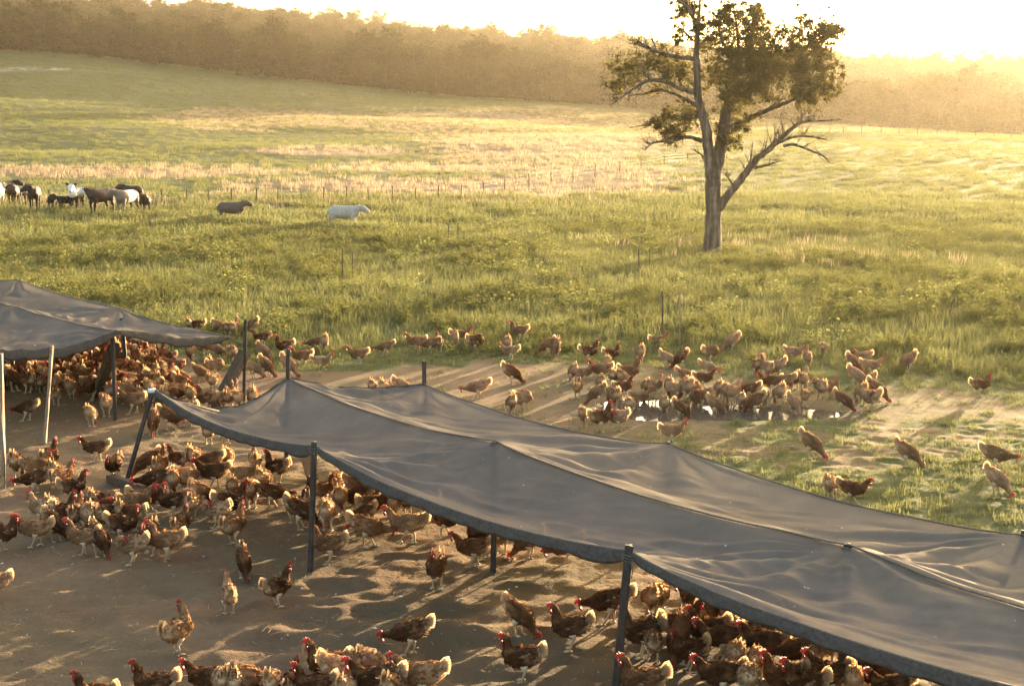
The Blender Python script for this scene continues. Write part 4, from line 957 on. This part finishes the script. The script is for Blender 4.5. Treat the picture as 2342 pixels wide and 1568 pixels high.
ZONES = [
 ('on the bare front left dirt', R2, 2, [(20, 660, 0, 'U', 'd'), (1560, 625, 60, 'U', 't'), (1630, 862, 285, 'P', 'd'), (1530, 1090, 105, 'U', 'p'), (1850, 1035, 50, 'U', 'd'), (1185, 1352, 65, 'T', 't'), (-60, 1010, 200, 'L', 'p'), (1205, 590, 80, 'L', 'b')]),
 ('in the left cluster', R2, 2, [(235, 645, 180, 'L', 't'), (380, 600, -25, 'P', 'd'), (555, 690, 178, 'U', 't'), (670, 700, -50, 'P', 'd'), (820, 600, 5, 'U', 'd'), (880, 755, 182, 'R', 'p'), (1000, 690, 265, 'L', 'b'), (1110, 735, 182, 'U', 't'), (345, 480, 100, 'P', 't'), (285, 500, 150, 'L', 'p'),
   (430, 530, 60, 'U', 'd'), (515, 540, 95, 'L', 't'), (620, 470, 20, 'H', 'b'), (720, 540, 70, 'R', 'd'), (800, 520, 100, 'P', 't'), (870, 540, 170, 'L', 'd'), (590, 560, 110, 'P', 'p'), (975, 425, -5, 'W', 'b'), (650, 430, 80, 'P', 'b'), (910, 460, 30, 'L', 't'), (740, 420, 130, 'H', 't')]),
 ('left of the leaning post', R2, 2, [(490, 345, 20, 'U', 'd'), (230, 290, 182, 'H', 'd'), (420, 270, 70, 'L', 't'), (370, 250, 100, 'P', 'b'), (120, 190, 95, 'P', 'b'), (235, 190, 40, 'L', 't'), (335, 150, 80, 'U', 'd'), (640, 70, 180, 'L', 'd'), (765, 195, 265, 'L', 'd')]),
 ('behind the ground board', R2, 2, [(985, 170, 200, 'P', 'b'), (1070, 190, 85, 'U', 'b'), (1190, 150, 140, 'L', 'd'), (1040, 300, 185, 'H', 'd'), (1160, 310, 95, 'P', 't'), (1255, 280, 60, 'R', 'p'), (1420, 250, 183, 'L', 'd'), (1550, 340, 100, 'P', 't'), (1640, 240, 30, 'L', 'p'), (1760, 300, 85, 'P', 't'),
   (1150, 440, 190, 'U', 'd'), (1285, 455, 90, 'R', 'p'), (1445, 510, 160, 'R', 'p'), (1540, 470, 15, 'U', 'd'), (1680, 380, 100, 'P', 't'), (1820, 380, 10, 'H', 'd'), (1340, 380, 60, 'P', 't'), (1400, 150, 170, 'H', 'b'), (1300, 140, 80, 'P', 't'), (1520, 130, 90, 'P', 'p'), (1850, 230, 150, 'U', 'd'), (1700, 140, 100, 'L', 'p')]),
 ('at the second front post', R3, 2, [(340, 580, 178, 'U', 't'), (665, 445, -12, 'H', 't'), (975, 425, 182, 'W', 'p'), (1290, 360, 0, 'L', 'd'), (120, 300, 5, 'P', 'd'), (330, 310, 95, 'P', 'p'), (60, 250, 100, 'R', 't')]),
 ('under the near cloth edge', R3, 2, [(700, 230, 30, 'L', 'b'), (860, 220, 95, 'P', 'p'), (980, 190, 80, 'U', 'd'), (1090, 210, 170, 'L', 't'), (560, 170, 190, 'H', 'd'), (440, 190, 90, 'P', 't'), (180, 170, 100, 'U', 'd'), (300, 120, 60, 'L', 'b'), (700, 90, 110, 'P', 'd'), (560, 60, 20, 'P', 't'), (420, 40, 80, 'L', 'p'), (830, 110, 95, 'P', 'b'), (620, 300, 175, 'P', 'd')]),
 ('beside the third post', R3, 2, [(1500, 600, 176, 'L', 'b'), (1590, 545, 185, 'U', 'd'), (1730, 500, 100, 'P', 'p'), (1950, 545, 170, 'P', 't'), (2250, 575, 200, 'H', 't')]),
 ('in the open middle foreground', R3, 2, [(1212, 775, 262, 'U', 'b'), (990, 1310, 184, 'H', 'd'), (1880, 1165, -32, 'P', 'b'), (1900, 1530, 181, 'U', 'd'), (2290, 1262, 175, 'U', 'd')]),
 ('in the bottom centre group', R3, 2, [(335, 1590, 186, 'U', 'b'), (590, 1540, 80, 'P', 't'), (685, 1530, 60, 'P', 'p'), (440, 1660, 30, 'P', 'p'), (730, 1720, 180, 'L', 'd'), (1080, 1690, 181, 'L', 't'), (230, 1760, 183, 'U', 'd'), (40, 1740, 80, 'L', 'd'), (490, 1790, 75, 'P', 'p'), (870, 1770, 70, 'P', 't')]),
 ('at the bottom left edge', R2, 2, [(1390, 1660, 178, 'L', 'd'), (1040, 1730, 180, 'U', 'd'), (640, 1790, 182, 'U', 'd'), (1560, 1700, 100, 'P', 'b'), (1660, 1690, 60, 'P', 't'), (1830, 1700, 85, 'P', 'p'), (1480, 1690, 110, 'P', 'p')]),
 ('by the tall front post', R4, 2, [(285, 1065, 181, 'H', 'd'), (620, 1010, 100, 'P', 't'), (700, 980, 80, 'P', 't'), (545, 1330, 188, 'U', 'd'), (640, 1365, 85, 'L', 't'), (930, 1440, 192, 'U', 'd'), (850, 1380, 250, 'P', 'b'), (870, 1270, 15, 'U', 'd'), (1080, 1300, 185, 'U', 'd'), (1000, 1010, 180, 'L', 'b'), (950, 870, 185, 'L', 'b'), (560, 1740, 182, 'U', 'b')]),
 ('under the bottom right cloth', R4, 2, [(1180, 1350, 183, 'L', 'd'), (1245, 1120, 90, 'P', 'p'), (1300, 1490, 95, 'P', 'p'), (1480, 1510, 80, 'P', 't'), (1180, 1660, 181, 'L', 'd'), (1450, 1250, 70, 'L', 'p'), (1690, 1270, 5, 'H', 'd'), (1690, 1690, 182, 'U', 'b'), (2030, 1430, 110, 'P', 'p'), (2040, 1680, 181, 'U', 'd'), (2350, 1580, 182, 'U', 'd'),
   (2250, 1690, 80, 'P', 'p'), (1860, 1780, 183, 'U', 'd'), (1600, 1170, 95, 'P', 't'), (1100, 1120, 40, 'U', 'b'), (1330, 1250, 85, 'P', 't'), (1840, 1460, 175, 'H', 'd'), (1540, 1400, 170, 'L', 'd'), (2440, 1640, 184, 'L', 'd'), (1900, 1640, 70, 'L', 't'), (1400, 1690, 90, 'P', 'p'), (2560, 1740, 182, 'L', 'd')]),
 ('in the grass above the puddle', R7, 1, [(15, 190, 250, 'P', 't'), (178, 210, 10, 'U', 'd'), (290, 215, 2, 'U', 'b'), (430, 220, 100, 'P', 'p'), (520, 150, 15, 'L', 'b'), (570, 240, -20, 'P', 'p'), (632, 240, 200, 'P', 'd'), (785, 212, 10, 'R', 't'), (772, 282, -30, 'H', 'p'), (885, 160, 190, 'P', 't'), (1012, 282, 95, 'P', 't'), (1036, 240, 70, 'L', 'p'), (1062, 298, 100, 'L', 't'), (1115, 288, 200, 'P', 'p'),
   (1197, 210, -20, 'L', 'p'), (1266, 238, 90, 'U', 'p'), (1345, 185, 60, 'P', 'p'), (1500, 268, -40, 'P', 't'), (1540, 226, 190, 'L', 'p'), (1580, 278, -10, 'L', 't'), (1762, 258, 200, 'P', 'p'), (2122, 380, 5, 'U', 'b')]),
 ('at the left end of the puddle', R7, 1, [(100, 312, 100, 'P', 't'), (152, 318, 40, 'L', 't'), (238, 305, 170, 'L', 'b'), (270, 268, 90, 'P', 'p'), (300, 340, 85, 'P', 't'), (345, 342, 60, 'P', 't'), (378, 320, 5, 'U', 'b'), (122, 390, 80, 'L', 'b'), (232, 360, 100, 'P', 'p'), (215, 420, 195, 'P', 'b'), (302, 446, 110, 'P', 't'), (345, 398, 40, 'L', 'b'), (385, 475, 80, 'P', 'p'), (430, 440, 20, 'L', 't')]),
 ('along the middle of the puddle', R7, 1, [(462, 408, 95, 'P', 't'), (505, 405, 60, 'L', 'p'), (578, 395, 90, 'P', 'b'), (612, 405, 30, 'L', 't'), (652, 376, 100, 'P', 'b'), (665, 335, -30, 'H', 't'), (748, 345, 10, 'L', 'b'), (552, 468, 85, 'P', 't'), (640, 486, -35, 'P', 'b'), (662, 418, 110, 'P', 'p'), (730, 446, 190, 'R', 't'), (812, 478, -20, 'P', 't'), (822, 400, 95, 'P', 'p'), (862, 438, 80, 'P', 'p'), (896, 440, 60, 'L', 'p'), (936, 460, 90, 'P', 'p'), (710, 392, 70, 'P', 'p')]),
 ('at the right end of the puddle', R7, 1, [(996, 476, 185, 'P', 'b'), (1050, 446, 80, 'P', 'p'), (1080, 365, 182, 'L', 'b'), (1142, 366, 170, 'H', 't'), (1200, 346, 100, 'P', 't'), (1246, 350, 70, 'L', 'p'), (1330, 396, 95, 'R', 'p'), (1382, 386, 60, 'L', 't'), (1122, 446, 100, 'P', 'p'), (1197, 478, -60, 'P', 'p'), (1252, 446, 80, 'L', 't'), (1442, 456, -35, 'P', 'b'), (1512, 340, -40, 'P', 'p'), (1572, 348, 120, 'P', 'p'), (1530, 428, 90, 'P', 'p'), (1580, 448, 200, 'R', 't'), (1612, 408, -40, 'P', 't'), (970, 400, 175, 'H', 'b')]),
 ('between the puddle and the cloth', R7, 1, [(150, 528, 80, 'P', 'p'), (235, 555, 30, 'U', 'd'), (322, 550, 160, 'R', 'p'), (592, 618, 10, 'L', 'p')]),
 ('in the sparse right grass', R7, 1, [(1285, 692, -35, 'P', 't'), (1762, 725, -25, 'P', 't'), (2205, 748, -15, 'H', 't'), (2208, 868, -40, 'P', 't'), (1490, 915, -30, 'L', 'b'), (1378, 890, 60, 'P', 't')]),
 ('along the middle grass edge', R8, 1, [(690, 460, 3, 'W', 'p'), (640, 312, 190, 'H', 'b'), (708, 320, 100, 'P', 't'), (950, 408, 175, 'L', 't'), (1140, 346, 182, 'H', 'b'), (1365, 315, 170, 'L', 'b'), (1460, 325, 186, 'H', 't'), (1525, 318, 100, 'L', 'b'), (1640, 290, 100, 'P', 'p'), (1680, 270, 10, 'L', 'b'), (1790, 320, 5, 'R', 'b'), (2035, 375, 183, 'L', 'p'), (2015, 330, 100, 'P', 'p'), (2100, 240, 183, 'U', 'b'), (2295, 345, 186, 'P', 'b')]),
 ('on pale dirt behind the cloth', R8, 1, [(2050, 552, 20, 'P', 'b'), (1800, 655, 183, 'H', 'p'), (2045, 770, 100, 'P', 't'), (2130, 740, 30, 'R', 't'), (1060, 655, 85, 'P', 't'), (1145, 660, 70, 'P', 'p'), (1265, 640, 20, 'P', 't')]),
 ('near the free-standing post', R8, 1, [(60, 225, 95, 'P', 'p'), (185, 200, 160, 'P', 'b'), (262, 280, 182, 'L', 'd'), (280, 385, -30, 'P', 't'), (300, 495, -35, 'P', 't'), (205, 505, 10, 'P', 'p'), (45, 395, 80, 'R', 'p'), (425, 355, 182, 'U', 'd'), (550, 425, 181, 'L', 'b'), (460, 495, -35, 'P', 't'), (30, 730, 90, 'U', 'b'), (100, 740, 85, 'P', 'p'), (195, 730, 100, 'P', 't')]),
 ('by the smaller cloth tip', R1, 1, [(1540, 545, 100, 'P', 'p'), (1610, 545, 170, 'L', 'b'), (1790, 560, 30, 'P', 'b'), (1860, 585, 95, 'P', 't'), (1915, 575, 80, 'U', 'p'), (1390, 685, 90, 'P', 't'), (1550, 785, 95, 'P', 't'), (1665, 740, 40, 'L', 'b'), (1770, 760, -30, 'H', 'p'), (1905, 785, 100, 'P', 'p'), (1130, 745, 170, 'L', 'd')]),
 ('in front of the packed flock', R1, 2, [(215, 1255, 182, 'H', 'd'), (745, 1305, 90, 'P', 'p'), (870, 1225, 100, 'R', 'p'), (1255, 1370, 280, 'P', 'b'), (1390, 1325, -20, 'H', 'b'), (1530, 1300, 170, 'P', 't'), (1700, 1450, 95, 'R', 'p'), (1850, 1440, 60, 'R', 't'), (460, 1130, 100, 'L', 't'), (590, 1080, 80, 'P', 'p'), (1080, 1200, 175, 'L', 't'), (345, 1030, 100, 'R', 'd')]),
 ('by the propped timber', R1, 1, [(1500, 1010, -20, 'P', 'p'), (1640, 940, -30, 'H', 't'), (1740, 1010, 80, 'R', 'p'), (1420, 960, 60, 'L', 'd'), (1330, 920, 95, 'P', 'p'), (1250, 850, 20, 'W', 'd'), (1380, 1080, -25, 'P', 't'), (1560, 1130, 85, 'P', 'b'), (1820, 1160, 90, 'L', 'p'), (1900, 1130, 80, 'U', 't'), (2060, 1150, 95, 'P', 'b'), (1690, 1180, 170, 'U', 'd'), (1200, 980, 90, 'P', 't'), (1080, 1070, 70, 'R', 'p'), (960, 1030, 100, 'L', 'd'),
   (1150, 1130, 85, 'P', 'p'), (840, 980, 95, 'P', 't'), (720, 1040, 80, 'L', 'p'), (1000, 900, 30, 'L', 'b'), (880, 870, 100, 'P', 'd'), (1080, 830, 10, 'U', 'd'), (760, 720, 170, 'L', 'b'), (640, 700, 20, 'L', 'b'), (700, 880, 60, 'P', 't'), (600, 960, 95, 'P', 'p'), (1250, 1100, 60, 'P', 't'), (1460, 880, 130, 'L', 'p'), (1700, 880, 110, 'P', 't'), (1760, 900, 20, 'R', 'p')]),
]
ORD = ['first', 'second', 'third', 'fourth', 'fifth', 'sixth', 'seventh', 'eighth', 'ninth', 'tenth', 'eleventh', 'twelfth']
def facing(a):
    a %= 360
    return 'facing right' if a < 40 or a > 320 else 'facing away' if a < 140 else 'facing left' if a < 230 else 'facing the camera'
allh = []
for place, fn, near, lst in ZONES:
    grp = {}
    for (zx, zy, fa, po, sh_) in lst:
        if near == 1: sh_ = {'d': 'b', 'b': hr.choice('bt'), 't': hr.choice('tp'), 'p': 'p'}[sh_]
        px, py = fn(zx, zy); base = f"{SHADE[sh_][1]} hen {PW[po]} {facing(fa)}, {place}"
        h = put_hen(px, py, fa+hr.uniform(-6, 6), po, sh_, near); h['category'] = 'hen'; h['group'] = 'hens ' + place
        h['label'] = base; grp.setdefault(base, []).append((px, h)); allh.append((px, py))
    for b, hs in grp.items():
        if len(hs) > 1:
            hs.sort(key=lambda q: q[0])
            for k, (px, h) in enumerate(hs):
                pre = ['leftmost', 'rightmost'] if len(hs) == 2 else ['leftmost', 'middle', 'rightmost'] if len(hs) == 3 else ['leftmost'] + [o_ + ' from left,' for o_ in ORD[1:len(hs)-1]] + ['rightmost']
                h['label'] = pre[k] + ' ' + b.replace(' standing facing', ' facing').replace(',', '')
                if len(h['label'].split()) > 16: print('LONG', h['label'])
# more of the packed crowd: placed at random between the ones above
def poly_in(px, py, P):
    c = False; n = len(P)
    for i in range(n):
        (x1, y1), (x2, y2) = P[i], P[(i+1) % n]
        if (y1 > py) != (y2 > py) and px < (x2-x1)*(py-y1)/(y2-y1)+x1: c = not c
    return c
def crowd(P, n, mind, maxtry=6000):
    xs = [p[0] for p in P]; ys = [p[1] for p in P]; out = []
    for _ in range(maxtry):
        if len(out) >= n: break
        px, py = hr.uniform(min(xs), max(xs)), hr.uniform(min(ys), max(ys))
        if not poly_in(px, py, P): continue
        s = (py-280)/600.
        if all(((px-a)/1.25)**2 + ((py-b)*2.2)**2 > (mind*s)**2 for a, b in allh): out.append((px, py)); allh.append((px, py))
    return out
def rest(lst, label, group):
    for px, py in lst:
        po = hr.choice('PPPPLRHULP'); h = put_hen(px, py, hr.gauss(80, 75), po, hr.choice('dbbttpp'), 1); tag(h, label, 'hen', group)
NH = len(allh)
rest(crowd([(330, 1035), (520, 1020), (640, 1055), (860, 1075), (1010, 1150), (990, 1205), (860, 1200), (700, 1185), (560, 1170), (430, 1130), (340, 1105)], max(0, 292-NH) , 30), 'brown hen half hidden in the dense flock gathered under the large shade cloth', 'hens packed under the large shade cloth')
# the deep flock under the smaller cloth: past counting
flock_k = []
for k, (po, c) in enumerate([('peck', 't'), ('level', 'd'), ('peck', 'b'), ('preen', 'p'), ('upright', 'd'), ('low', 'b')]):
    s = HP[po][k % 2]; o = joined('flock_bird', [s['body'], s['plumage'], s['tail'], s['comb']] + s['wing'] + s['leg']); o.color = (*SHADE[c][0], 1)
    pl = []
    for q in [s['body'], s['plumage'], s['tail'], s['comb']] + s['wing'] + s['leg']:
        n = len(q.data.vertices); v = np.zeros(n, np.float32)
        if 'pale' in q.data.attributes: q.data.attributes['pale'].data.foreach_get('value', v)
        pl.append(v)
    attr(o, 'pale', np.concatenate(pl)); flock_k.append(o)
    for i_, m_ in enumerate(list(o.data.materials)):
        if m_.name.startswith('hen_body'): o.data.materials[i_] = MAT['flock_body']
        if m_.name.startswith('hen_feather'): o.data.materials[i_] = MAT['flock_feather']
cr_ = crowd([(-60, 795), (150, 790), (250, 800), (330, 800), (400, 860), (440, 930), (330, 935), (200, 915), (60, 900), (-60, 905)], 150, 19, 12000)
P = []
for px, py in cr_:
    g = G(px, py); P.append((g[0], g[1], float(ground_z(g[0], g[1]))))
P = np.array(P); n = len(P)
fl = scatter('hen_flock', flock_k, P, np.stack([np.zeros(n), np.zeros(n), RNG.normal(1.4, 1.3, n)], -1), RNG.uniform(.98, 1.12, n), RNG.integers(0, 6, n), label='dense flock of brown hens packed together under the smaller shade cloth')

# ------------------------------------------------------------------ bits on the dirt
pb = []
for k in range(4):
    bm = bmesh.new(); bmesh.ops.create_icosphere(bm, subdivisions=1, radius=.5)
    for v in bm.verts: v.co *= hr.uniform(.7, 1.2); v.co.z *= .6
    me = bpy.data.meshes.new('pebble_kind'); bm.to_mesh(me); bm.free(); me.materials.append(MAT['pebble']); pb.append(bpy.data.objects.new('pebble_kind', me))
x, y = fan_points(9.5, 24, 30); k = grassy(x, y) < .3; x, y = x[k], y[k]; n = len(x)
scatter('pebbles', pb, np.stack([x, y, ground_z(x, y)], -1), RNG.uniform(0, 6, (n, 3)), .008+.03*RNG.random(n)**5, RNG.integers(0, 4, n))
sw = []
for k in range(4):
    mb = MB(); a = hr.uniform(.03, .09); mb.tube([(-a, 0, .004), (0, hr.uniform(-.01, .01), .012), (a, 0, .003)], [.002, .0028, .002], 3, cap=False); sw.append(mb.build('straw_kind', MAT['straw'], link=False))
x, y = fan_points(9.5, 24, 26); k = (grassy(x, y) < .4) & (RNG.random(len(x)) < fbm(x/1.1, y/1.1, 3, 15)**1.5*1.2); x, y = x[k], y[k]; n = len(x)
scatter('straw_litter', sw, np.stack([x, y, ground_z(x, y)], -1), np.stack([RNG.uniform(-.15, .15, n), RNG.uniform(-.2, .2, n), RNG.uniform(0, 6.28, n)], -1), RNG.uniform(.5, 1.3, n), RNG.integers(0, 4, n))
fk = []
for k in range(3):
    mb = MB(); mb.add([(-.03, 0, .004), (0, .012, .016), (.03, 0, .008), (0, -.012, .006)], [(0, 1, 2, 3)]); fk.append(mb.build('feather_kind', MAT['fluff'], link=False, smooth=False))
x, y = fan_points(9.5, 24, 1.2); k = grassy(x, y) < .3; x, y = x[k], y[k]; n = len(x)
scatter('feather_litter', fk, np.stack([x, y, ground_z(x, y)], -1), np.stack([RNG.uniform(-.3, .3, n), RNG.uniform(-.3, .3, n), RNG.uniform(0, 6.28, n)], -1), RNG.uniform(.35, 1.0, n), RNG.integers(0, 3, n))
# ------------------------------------------------------------------ golden haze
x0, x1, y0, y1, z0, z1 = gx.min()-12, gx.max()+12, gy.min()-12, gy.max()+12, GZ.min()-1, GZ.max()+26
hz = MB(); hz.box(((x0+x1)/2, (y0+y1)/2, (z0+z1)/2), (x1-x0, y1-y0, z1-z0)); hb = hz.build('haze', None, smooth=False)
hm = NT('haze_air'); pv = hm.n('ShaderNodeVolumePrincipled'); pv.inputs['Color'].default_value = (.98, .88, .68, 1); pv.inputs['Density'].default_value = HAZE_DENSITY; pv.inputs['Anisotropy'].default_value = HAZE_G
hm.l(pv.outputs[0], hm.out.inputs['Volume']); hb.data.materials.append(hm.m); tag(hb, kind='stuff')
